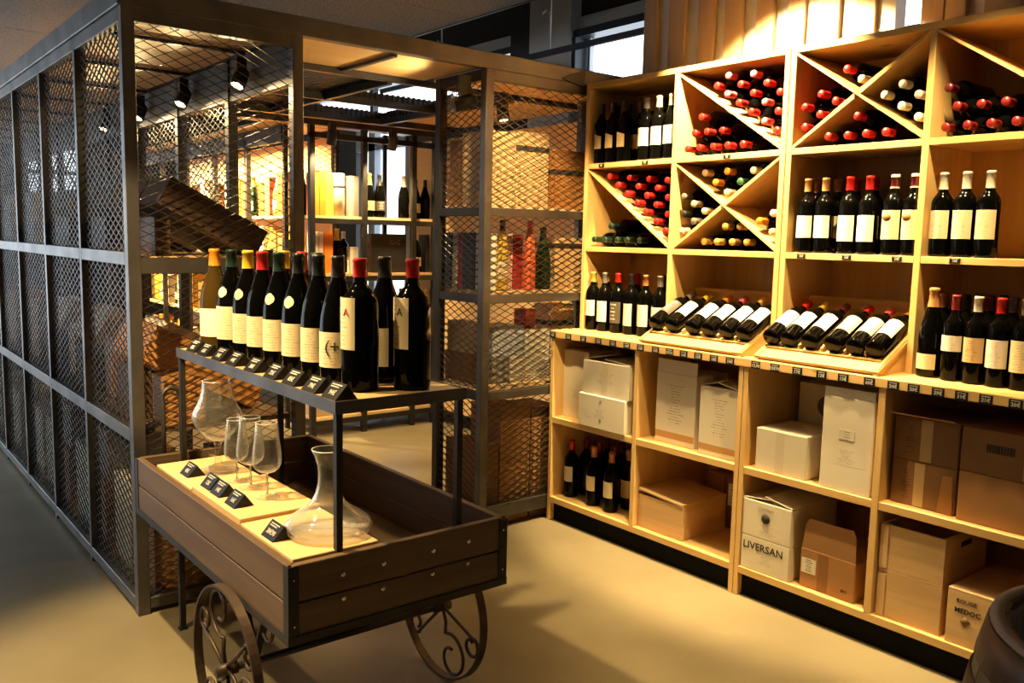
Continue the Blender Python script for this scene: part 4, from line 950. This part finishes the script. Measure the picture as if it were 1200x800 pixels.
for k, (x, y, cap, kind, d) in enumerate(BK):
    big = kind == 'magnum'
    o = bottle(kind, 'dark', cap, 'cream', f"{d}, {ORD[k]} from far end, back row", (x, y, ZS), 'magnums on the trolley stand', rz=-6 if big else 20, half=52, lz=(.115, .255) if big else (.05, .16), frac=.85 if big else 1)
    if k == 3: link('neck_band', MB().lathe([(.0194, .300), (.0200, .300), (.0186, .318), (.0180, .318)], 16).mesh('neck_band'), CARD['beige'], o)
    if big: print_on(o, 'print', 'A', .03, INKM, .215, 22, .0515)
def tent(x, y, z, w, h, d, body, label, group, rz=0):
    o = MB().prism([(0, 0), (d, 0), (d * .55, h)], w, lambda u, v, t: (u, t - w/2, v)).obj('price_tent', SLATE, None, (x, y, z), (0, 0, R(rz))); tag(o, label, 'price tag', group)
    th = math.atan2(h, d * .55)
    M4 = Matrix.Translation((d * .275 - .0006 * math.sin(th), 0, h / 2 + .0006 * math.cos(th))) @ Matrix.Rotation(-(math.pi/2 - th) * -1, 4, 'Y') @ face('W', (0, 0, 0))
    text('price', body, h * .50, CHALK, o, M4 @ Matrix.Translation((0, -h * .16, 0)), .0004)
    for q in range(2): MB().box(-w * .36, w * (.30 - .12 * q), h * (.42 - .17 * q), h * (.50 - .17 * q), 0, .0006).obj('chalk_line', CHALK, o).matrix_local = M4
    return o
ST_Y = [-.262, -.375, -.513, -.640, -.795, -.945, -1.075, -1.205, -1.325]
for k, (y, p) in enumerate(zip(ST_Y, ['42€', '65€', '54€', '49€', '58€', '72€', '85€', '79€', '94€'])):
    tent(.124, y, ZS + .0005, .080, .040, .066, p, f"folded slate price tent before the magnums, {ORD[k]} from the far end", 'price tents on the stand')
for k, (x, y, z, p, lb) in enumerate(((.045, -.455, .6525, '45€', 'folded slate price tent in front of the large goblet'), (.040, -.668, .6625, '12€', 'price tent before the wine glasses, farthest of the three'), (.038, -.760, .6625, '14€', 'price tent before the wine glasses, middle one'), (.036, -.888, .6625, '16€', 'price tent before the wine glasses, nearest of the three'), (.024, -1.190, .6525, '38€90', 'folded slate price tent in front of the decanter'))):
    tent(x - .012, y, z, .078, .038, .062, p, lb, 'price tents on the trolley boards')
# glassware
def wall(outer, t=.0016):
    inner = [(max(r - t, 0), z) for r, z in reversed(outer)]
    return outer + inner
def glass(name, outer_low, bowl, t, label, cat, loc, group=None, seg=40):
    """outer_low: solid foot and stem profile up to the bowl; bowl: outer profile from the stem to the lip"""
    inner = [(max(r - t, .0), z + (t * 1.6 if i == 0 else 0)) for i, (r, z) in enumerate(bowl)]
    prof = outer_low + bowl + [(bowl[-1][0] - t * .5, bowl[-1][1] + t * .4)] + list(reversed(inner)) ; prof.append((0, inner[0][1]))
    o = MB().lathe(prof, seg).obj(name, CLEAR, None, loc)
    rr, rz_ = bowl[-1][0] - t * .5, bowl[-1][1] + t * .2; q = max(.0009, t * .55)
    MB().lathe([(rr + q * math.cos(R(a)), rz_ + q * math.sin(R(a))) for a in range(0, 361, 60)], seg).obj('rim', GLINT, o)  # extra pale ring, a painted highlight along the lip
    return tag(o, label, cat, group)
G_ = [(.040, .086), (.0445, .100), (.0455, .112), (.0440, .135), (.0395, .165), (.0350, .195), (.0325, .228)]
def wineglass(loc, k, s=1.0):
    low = [(0, .0), (.036, 0), (.037, .0015), (.030, .0035), (.012, .0065), (.0055, .012), (.0038, .022), (.0036, .070), (.0050, .076)]
    bowl = [(.012, .0765), (.024, .080), (.036, .090), (.0415, .102), (.043, .114), (.0418, .135), (.0382, .165), (.0345, .195), (.0320, .228)]
    low = [(r * s, z * s) for r, z in low]; bowl = [(r * s, z * s) for r, z in bowl]
    o = glass('wine_glass', low, bowl, .0011, f"stemmed clear wine glass on the middle board, {k} from the far end", 'wine glass', loc, 'wine glasses on the trolley')
    MB().lathe([(0, .010 * s), (.0030 * s, .012 * s), (.0024 * s, .022 * s), (.0024 * s, .068 * s), (.0034 * s, .076 * s), (0, .077 * s)], 12).obj('stem', GLINT, o)  # extra pale core, painting the gleam of light inside the stem
wineglass((.140, -.652, .662), 'first', .90); wineglass((.148, -.748, .662), 'second', 1.0); wineglass((.150, -.872, .662), 'third', 1.02)
glass('giant_goblet', [(0, 0), (.066, 0), (.068, .003), (.058, .008), (.030, .014), (.014, .024), (.010, .045), (.010, .085), (.014, .100)],
      [(.022, .106), (.045, .122), (.068, .148), (.080, .175), (.083, .192), (.078, .210), (.066, .232), (.056, .256), (.050, .282), (.047, .312)], .0018, 'oversized clear glass goblet at the far end of the trolley', 'goblet', (.150, -.458, .652))
dec = glass('decanter', [(0, .001), (.05, .0), (.100, .002), (.116, .010)], [(.120, .022), (.114, .036), (.092, .052), (.066, .068), (.046, .088), (.034, .112), (.027, .140), (.0255, .165), (.028, .190), (.036, .215), (.044, .232)], .0022, 'clear glass wine decanter with wide flat base on the front board', 'decanter', (.170, -1.235, .652))
# ------------------------------------------------------------------ things kept in the cage
def cbox(label, key, x0, x1, y0, y1, z, h, group, name='gift_box', cat='box', strap=None, M3=None, rot=None, mark=None):
    """plain box; strap = height fraction of a dark strap round it"""
    xc, yc = (x0 + x1) / 2, (y0 + y1) / 2; m = M3[2] if M3 else CARD[key]
    o = MB().box(x0 - xc, x1 - xc, y0 - yc, y1 - yc, 0, h, ch=.002).obj(name, m, None, (xc, yc, z), rot); tag(o, label, cat, group)
    if strap: box('strap', INKM, (x0 - xc - .002, x1 - xc + .002, y0 - yc - .002, y1 - yc + .002, h * strap - .013, h * strap + .013), o)
    if mark: text('lettering', *mark[:2], mark[2], o, face('S', (0, y0 - yc - .0006, h * mark[3])))
    return o
# right-hand stack beside the wine shelves
SG = ['boxes on the top cage shelf', 'boxes on the middle cage shelf', 'boxes on the lower cage shelf', 'cartons on the cage floor']
z = 1.6225
cbox('pale wooden upright box behind the mesh, left of the strapped pair', 'beige', 1.690, 1.860, .08, .30, z, .36, SG[0], 'wooden_box', M3=CRATEW)
cbox('pale wooden upright box with dark strap on the top cage shelf', 'beige', 1.864, 2.075, .08, .30, z, .37, SG[0], 'wooden_box', strap=.78, M3=CRATEW)
cbox('orange brown wooden box with dark strap beside the wine shelves', 'beige', 2.115, 2.36, .08, .30, z, .30, SG[0], 'wooden_box', strap=.62, M3=ORCRATE)
cbox('brown carton standing behind the side mesh of the cage', 'brown', 1.70, 1.86, .315, .425, z, .33, SG[0], 'carton', 'carton')
z = 1.2025
bottle('slim', 'yellow', 'black', 'cream', 'clear golden bottle behind the mesh on the middle cage shelf', (1.800, .10, z), SG[1], rz=70, half=55)
bottle('slim', 'pink', 'pink', None, 'tall orange rose bottle behind the mesh', (1.978, .10, z), SG[1], cat='bottle')
bottle('champagne', 'green', 'green', None, 'dark green bottle right of the orange rose bottle', (2.085, .12, z), SG[1], cat='bottle')
cbox('wooden box with dark strap on the middle cage shelf', 'beige', 2.135, 2.35, .08, .26, z, .27, SG[1], 'wooden_box', strap=.84, M3=CRATEW)
cbox('bright pink gift box behind the golden bottle', 'pink', 1.735, 1.80, .17, .26, z, .28, SG[1]); cbox('pale pink gift box left of the rose bottle', 'palepink', 1.852, 1.925, .17, .26, z, .285, SG[1])
cbox('red gift box behind the rose bottle', 'red', 1.93, 2.0, .18, .27, z, .28, SG[1])
for ya, yb, k, d in ((.365, .430, 'black', 'black gift box at the back seen through the side mesh'), (.318, .362, 'white', 'white gift box between black and red ones'), (.268, .315, 'red', 'narrow red gift box seen through the side mesh')):
    cbox(d, k, 1.68, 1.80, ya, yb - .002, z, .285, SG[1])
cbox('black gift box with pale label near the front cage post', 'black', 1.672, 1.73, .16, .262, z, .285, SG[1]); cbox('cream gift box next to the front cage post', 'white', 1.672, 1.73, .05, .15, z, .285, SG[1])
z = .7275
cbox('pale blue carton top on the lower cage shelf', 'blue', 1.75, 1.955, .10, .30, z + .141, .15, SG[2], 'carton', 'carton'); cbox('grey carton under the pale blue one', 'grey', 1.75, 1.86, .10, .30, z, .14, SG[2], 'carton', 'carton')
cbox('cream carton under the edge of the pale blue one', 'white', 1.865, 1.955, .10, .30, z, .14, SG[2], 'carton', 'carton')
cbox('tall cream carton on the lower cage shelf beside the wine shelves', 'white', 1.965, 2.13, .10, .30, z, .27, SG[2], 'carton', 'carton'); cbox('cream carton on the lower cage shelf, rightmost', 'white', 2.14, 2.32, .10, .30, z, .26, SG[2], 'carton', 'carton')
cbox('grey brown carton behind the lower side mesh', 'darkbrown', 1.68, 1.745, .12, .425, z, .15, SG[2], 'carton', 'carton'); cbox('wooden carton with gilded top on the lower side shelf', 'beige', 1.68, 1.745, .14, .40, z + .151, .16, SG[2], 'carton', 'carton')
cbox('reddish gift box resting on the tall cream carton', 'red', 1.98, 2.05, .12, .22, z + .2705, .10, SG[2])
cbox('small wooden box resting on the rightmost cream carton', 'beige', 2.15, 2.31, .11, .26, z + .2605, .13, SG[2], 'wooden_box', strap=.25, M3=CRATEW)
for k, (x0, x1, y0, y1, z, h, c, d) in enumerate(((1.79, 1.985, .07, .33, 0, .31, 'brown', 'brown carton on the cage floor, lower left of the stack'), (1.79, 1.985, .07, .33, .311, .29, 'brown', 'brown carton on the cage floor stack, upper left'), (1.995, 2.20, .07, .33, 0, .30, 'brown', 'brown carton on the cage floor, lower right of the stack'), (1.995, 2.20, .07, .33, .301, .28, 'brown', 'brown carton on the cage floor stack, upper right'), (1.68, 1.78, .07, .40, 0, .42, 'darkbrown', 'dark carton on the cage floor behind the corner post'))):
    cbox(d, c, x0, x1, y0, y1, z, h, SG[3], 'carton', 'carton')
# back shelves
BG = ['gift boxes and bottles on the upper back shelf', 'gift boxes and bottles on the second back shelf', 'boxes on the low back shelves']
z = 1.5975
cbox('glowing orange gift box at the left of the upper back shelf', 'orange', 1.875, 1.925, 2.37, 2.48, z, .30, BG[0]); cbox('yellow gift box beside the orange ones, upper back shelf', 'yellow', 1.975, 2.035, 2.37, 2.48, z, .30, BG[0])
cbox('second orange gift box, slightly taller, upper back shelf', 'orange', 1.928, 1.972, 2.37, 2.48, z, .315, BG[0])
tb_ = MB().lathe([(0, 0), (.055, 0), (.055, .30), (.052, .305), (0, .305)], 28).obj('gift_tube', CARD['white'], None, (2.095, 2.43, z)); tag(tb_, 'large white gift tube with dark band on the upper back shelf', 'gift tube', BG[0])
MB().lathe([(.0555, .20), (.0562, .20), (.0562, .215), (.0555, .215)], 28).obj('band', INKM, tb_)
cbox('grey beige gift box right of the white tube', 'grey', 2.16, 2.24, 2.37, 2.48, z, .29, BG[0])
for k, x in enumerate((1.885, 1.925, 1.965, 2.005)):
    bottle('champagne', 'dark', 'black', None, f"dark bottle standing behind the orange boxes, {ORD[k]} from left", (x + k*.052 - .01, 2.545, z), BG[0], cat='bottle')
bottle('champagne', 'dark', 'gold', 'tan', 'champagne bottle with gold neck beside the bright window', (2.350, 2.42, z), BG[0], rz=80, half=55); bottle('champagne', 'dark', 'black', 'dark', 'black champagne bottle beside the bright window', (2.445, 2.43, z), BG[0], rz=80)
bottle('champagne', 'dark', 'grey', None, 'dark bottle right against the back shelf post', (2.650, 2.42, z), BG[0], cat='bottle')
bottle('burgundy', 'dark', 'black', 'white', 'slender dark bottle with white label on the upper back shelf', (2.755, 2.42, z), BG[0], rz=80); bottle('burgundy', 'dark', 'black', None, 'slender dark bottle without label on the upper back shelf', (2.842, 2.42, z), BG[0])
z = 1.1875
cbox('white gift box at left of the second back shelf', 'white', 1.88, 1.915, 2.37, 2.48, z, .29, BG[1]); cbox('second white gift box on the second back shelf', 'palepink', 1.918, 1.955, 2.37, 2.48, z, .295, BG[1]); cbox('orange wooden gift box on the second back shelf', 'orange', 1.96, 2.03, 2.37, 2.48, z, .295, BG[1])
bottle('champagne', 'dark', 'yellow', None, 'dark champagne bottle with yellow foil neck', (2.086, 2.42, z), BG[1], cat='bottle'); bottle('bordeaux', 'dark', 'white', None, 'small dark bottle beside the yellow necked champagne', (2.165, 2.47, z), BG[1], cat='bottle')
cbox('low white box at the right end of the first bay', 'white', 2.17, 2.235, 2.37, 2.43, z, .19, BG[1])
bx = cbox('large black presentation box with pale G lettering', 'black', 2.345, 2.645, 2.37, 2.48, z, .29, BG[1]); text('lettering', 'G\u203aG', .055, mat('dull_gold', (.22, .17, .12), .5), bx, face('S', (.05, -.0557, .225)))
bottle('burgundy', 'dark', 'cream', 'white', 'dark bottle with pale neck right of the black presentation box', (2.765, 2.42, z), BG[1], rz=80); cbox('black upright box at the right end of the second back shelf', 'black', 2.825, 2.855, 2.37, 2.48, z, .29, BG[1])
z = .7225
for k, (x0, x1, h, c, d) in enumerate(((1.88, 2.02, .30, 'beige', 'beige carton at the left of the third back shelf'), (2.03, 2.22, .26, 'brown', 'brown carton in the first bay of the third back shelf'), (2.72, 2.855, .33, 'palepink', 'pale pink carton at the right end of the third back shelf'), (2.30, 2.46, .12, 'grey', 'low grey carton before the bright window'))):
    cbox(d, c, x0, x1, 2.37, 2.6, z, h, BG[2], 'carton', 'carton')
z = .1425
lt = cbox('pale box with square grid and dark emblem on the low back shelf', 'beige', 1.875, 2.12, 2.37, 2.6, z, .21, BG[2])
gm = MB()
for i in range(15): gm.box(-.1225 + .0172*i, -.1215 + .0172*i, -.1165, -.1155, .002, .208)
for j in range(12): gm.box(-.122, .122, -.1165, -.1155, .008 + .0172*j, .0095 + .0172*j)
gm.obj('grid_print', GREYINK, lt); box('emblem', INKM, (-.018, .018, -.1172, -.1150, .085, .125), lt)
for k, (x0, x1, h, c, d) in enumerate(((2.135, 2.235, .25, 'darkbrown', 'dark carton between grid box and back post'), (2.30, 2.47, .30, 'beige', 'tall beige carton on the low back shelf'), (2.50, 2.65, .22, 'darkbrown', 'dark carton on the low back shelf under the window'), (2.72, 2.85, .24, 'brown', 'brown carton at the right end of the low back shelf'))):
    cbox(d, c, x0, x1, 2.37, 2.6, z, h, BG[2], 'carton', 'carton')
# long run behind: rows of golden boxes, tubes and bottles under bright lamps
zsv = {0: 1.5975, 1: 1.1875, 2: .7425, 3: .2725}; kk = 0
WH = ['upper', 'second', 'third', 'lowest']
for lv in range(4):
    for i in range(5):
        yb = 2.80 + .72*i + (0.02 if i else .02); n = 5
        for q in range(n):
            y0 = yb + .118*q; c = ['gold', 'beige', 'brown', 'yellow', 'gold', 'darkbrown', 'white', 'gold', 'orange', 'beige', 'gold'][(kk * 7 + lv * 3 + q) % 11]; kk += 1
            nm = f"{ORD[q]} item of bay {ORD[i]}, {WH[lv]} level of the glowing far right run"
            if (kk + lv) % 3 == 0: bottle('champagne', ['dark', 'yellow', 'green', 'pink'][kk % 4], ['gold', 'yellow', 'orange', 'white'][kk % 4], 'cream', 'bottle, ' + nm, (1.945, y0 + .055, zsv[lv]), 'goods on the glowing far run', cat='bottle', half=60)
            else: cbox(f"{ {'darkbrown': 'dark brown'}.get(c, c)} box, " + nm, c, 1.90, 2.02, y0 + .006, y0 + .100, zsv[lv], [.30, .26, .33, .28][kk % 4], 'goods on the glowing far run')
# left run: tilted crates, trays and cartons behind the outer mesh
LG = 'crates and cartons in the left cage run'
UP, MDL = ZM0 + .032 + .0005, ZL0 + .04 + .0005
def tilted(label, y0, y1, zshelf, x0, L_, hh, ang, M3, fill=None, nm='tilted_crate'):
    """open crate falling to the right, its lower front corner on the shelf"""
    A = R(ang); zc = zshelf + L_ * math.sin(A)
    o = crate(label, x0, y1, y0, zc, hh, L_, M3, LG, lid=False, loc_rot=(0, A, 0), name=nm)
    dx = hh * math.sin(A) * 0
    o.location = (x0 + .0, (y0 + y1) / 2, zc)
    MB().hexa([(.02 * math.cos(A), -.03, 0), (.05, -.03, 0), (.05, .03, 0), (.02 * math.cos(A), .03, 0), (.02, -.03, -.001), (.05, -.03, -.001), (.05, .03, -.001), (.02, .03, -.001)]).obj('skid', M3[0], o)
    return o
def propped(label, y0, y1, zshelf, x0, h, w):
    return cbox(label, 'black', x0, x0 + w, y0, y1, zshelf, h, LG, 'support_block', 'block', M3=DKCRATE)
for i in range(3):
    o_ = DY * i; tg = ['nearest the corner', 'in the second bay', 'in the third bay'][i]
    tilted(f"dark open wooden crate tilted on the upper shelf {tg}, front one", o_ + .07, o_ + .34, UP, .13, .43, .115, 28, DKCRATE)
    tilted(f"dark open wooden crate tilted on the upper shelf {tg}, rear one", o_ + .36, o_ + .66, UP, .13, .43, .115, 28, DKCRATE)
    propped(f"dark support block under the tilted crates {tg}", o_ + .15, o_ + .60, UP, .14, .15, .06)
    A = R(27); zc = MDL + .52 * math.sin(A)
    t_ = crate(f"orange wooden tray tilted on the middle shelf {tg}", .09, o_ + .66, o_ + .22, zc, .15, .52, ORCRATE if i == 0 else CRATEW, LG, lid=True, loc_rot=(0, A, 0), name='tilted_tray')
    propped(f"dark support block under the tilted tray {tg}", o_ + .25, o_ + .60, MDL, .10, .19, .06)
    wb = cbox(f"white carton with dark square lying on the tilted tray {tg}", 'white', .0, .16, 0, .26, 0, .035, LG, 'carton', 'carton')
    wb.rotation_euler = (0, A, 0); wb.location = (.09 + .12 * math.cos(A) + .160 * math.sin(A), o_ + .42, zc - .12 * math.sin(A) + .160 * math.cos(A))
    MB().box(.02, .05, -.10, -.06, .035, .036).obj('emblem', INKM, wb)
    cbox(f"upright orange brown crate on the middle shelf {tg}", 'brown', .13, .29, o_ + .055, o_ + .20, MDL, .19 if i == 0 else .27, LG, 'wooden_box', M3=ORCRATE)
    cbox(f"large brown carton on the cage floor {tg}", 'brown', .08, .36, o_ + .06, o_ + .34, 0, .33, LG, 'carton', 'carton'); cbox(f"grey carton standing on the floor carton {tg}", 'grey', .10, .34, o_ + .08, o_ + .30, .3305, .22, LG, 'carton', 'carton')
    cbox(f"brown carton on the cage floor toward the aisle {tg}", 'brown', .38, .62, o_ + .06, o_ + .34, 0, .27, LG, 'carton', 'carton'); cbox(f"white carton on the cage floor behind the brown ones {tg}", 'white', .08, .30, o_ + .38, o_ + .62, 0, .42, LG, 'carton', 'carton')
    if i == 0:
        gb = cbox('dark box covered by a pale lattice of squares behind the trolley', 'black', .36, .60, .08, .30, .2705, .30, LG, 'lattice_box')
        lm = MB()
        for a in range(9): lm.box(-.115 + .028*a, -.103 + .028*a, -.1125, -.1105, .004, .296)
        for a in range(10): lm.box(-.118, .118, -.1125, -.1105, .008 + .031*a, .018 + .031*a)
        lm.obj('lattice', CARD['grey'], gb)
for i in range(3, 6):
    o_ = DY * i; tg = {3: 'fourth bay', 4: 'fifth bay', 5: 'sixth bay'}[i]
    cbox(f"grey carton on the upper shelf of the {tg}", 'grey', .1, .36, o_ + .1, o_ + .5, UP, .30, LG, 'carton', 'carton'); cbox(f"brown carton on the middle shelf of the {tg}", 'brown', .1, .36, o_ + .1, o_ + .36, MDL, .34, LG, 'carton', 'carton')
    cbox(f"pale carton on the floor of the {tg}", 'white', .1, .34, o_ + .1, o_ + .4, 0, .40, LG, 'carton', 'carton')

# ------------------------------------------------------------------ lamps
def spot(label, loc, target, power, ang, blend=.4, size=.03, col=WARM, group='track spotlights', drop=.05):
    loc = Vector(loc); d = (Vector(target) - loc).normalized()
    o = empty('track_spotlight', label, 'spotlight', loc, group=group)
    q = d.to_track_quat('-Z', 'Y'); M4 = q.to_matrix().to_4x4()
    box('mount', BLACK, (-.022, .022, -.022, .022, .03, .03 + drop), o)
    hd = MB().lathe([(0, .045), (.026, .045), (.032, .035), (.034, -.055), (.030, -.055), (.028, -.035), (0, -.035)], 20).obj('lamp_head', BLACK, o); hd.matrix_local = M4
    ln = MB().lathe([(0, -.040), (.027, -.040), (.027, -.038), (0, -.038)], 20).obj('lens', LENS, o); ln.matrix_local = M4
    l = bpy.data.lights.new('spot_beam', 'SPOT'); l.energy = power; l.spot_size = R(ang); l.spot_blend = blend; l.shadow_soft_size = size; l.color = col
    lo = bpy.data.objects.new('spot_beam', l); COL.objects.link(lo); lo.parent = o; lo.matrix_local = Matrix.Translation(d * .062) @ M4
    return o
K = 1.0
# shop ceiling, over the wine racks
spot('ceiling spotlight over the second bay of the wine racks', (1.90, -1.0, 2.70), (2.45, -1.02, 1.93), 330*K, 92, .25)
spot('ceiling spotlight over the rightmost bay of the wine racks', (1.78, -2.0, 2.70), (2.12, -2.0, 1.0), 120*K, 74, .6)
spot('ceiling spotlight over the leftmost bay of the wine racks', (1.70, -.26, 2.70), (2.13, -.28, .9), 80*K, 58, .6)
spot('added unseen ceiling spotlight brightening the floor before the racks', (1.30, -1.3, 2.72), (1.35, -1.2, 0), 10*K, 80, .8)  # weak fill lamp, added to lift the floor here
spot('added unseen ceiling spotlight brightening the sloping racks', (1.58, -1.15, 2.70), (2.2, -1.15, 1.1), 110*K, 56, .6)  # unseen lamp added to brighten the sloping racks and shelves around them
spot('ceiling spotlight aimed at the cage corner stack', (1.15, -1.05, 2.70), (1.88, .1, 1.45), 150*K, 40, .5)
# over the trolley
spot('ceiling spotlight over the trolley', (-.52, -.60, 2.70), (-.05, -.85, .65), 215*K, 60, .5)
spot('added unseen ceiling fill spotlight for the near floor and trolley side', (-1.25, -1.0, 2.70), (-.35, -1.1, .2), 105*K, 72, .8)  # unseen fill, added to light this floor and the trolley's left face
spot('ceiling spotlight aimed at the tilted tray in the cage', (-1.2, -1.3, 2.70), (.36, .32, .85), 330*K, 22, .5)
# cage: on the inner beam of the left run
for k, y in enumerate((.45, 1.20, 1.94, 2.68)):
    spot(f"black spotlight on the inner cage beam, {ORD[k]} from the front", (.605, y, 2.13), (.30, y - .25, 1.6), 9*K, 160, .3, drop=.06)
for k, (x, tx) in enumerate(((1.918, 2.0), (2.397, 2.45))):
    spot(f"black spotlight hanging before the back shelves, {ORD[k]} from left", (x, 2.16, 2.13), (tx, 2.5, 1.4), 45*K, 100, .5, drop=.06)
for k, y in enumerate((3.2, 3.9, 4.6, 5.3, 6.0)):
    spot(f"black spotlight facing the glowing run, {ORD[k]} from the front", (1.28, y, 2.15), (1.95, y, 1.55), 230*K, 100, .6, drop=.09)
spot('black spotlight above the wooden boxes in the cage corner', (2.02, .40, 2.13), (1.95, .1, 1.2), 22*K, 110, .5, drop=.07)
spot('black spotlight beside the cage corner stack', (1.555, .10, 2.10), (1.1, .30, 1.9), 9*K, 165, .3, drop=.09)
pj = empty('floodlight', 'grey floodlight box under the cage roof opening', 'floodlight', (1.954, .779, 2.20)); MB().box(-.05, .05, -.03, .03, -.045, .045, ch=.005).obj('housing', mat('grey_housing', (.25, .25, .27), .5), pj).rotation_euler = (R(-15), 0, R(25)); box('yoke', BLACK, (-.006, .006, -.006, .006, .03, .06), pj)

l = bpy.data.lights.new('flood_beam', 'SPOT'); l.energy = 80; l.spot_size = R(110); l.spot_blend = .5; l.shadow_soft_size = .03; l.color = WARM
lo = bpy.data.objects.new('flood_beam', l); COL.objects.link(lo); lo.parent = pj; lo.matrix_local = Matrix.Translation((0, 0, -.06))
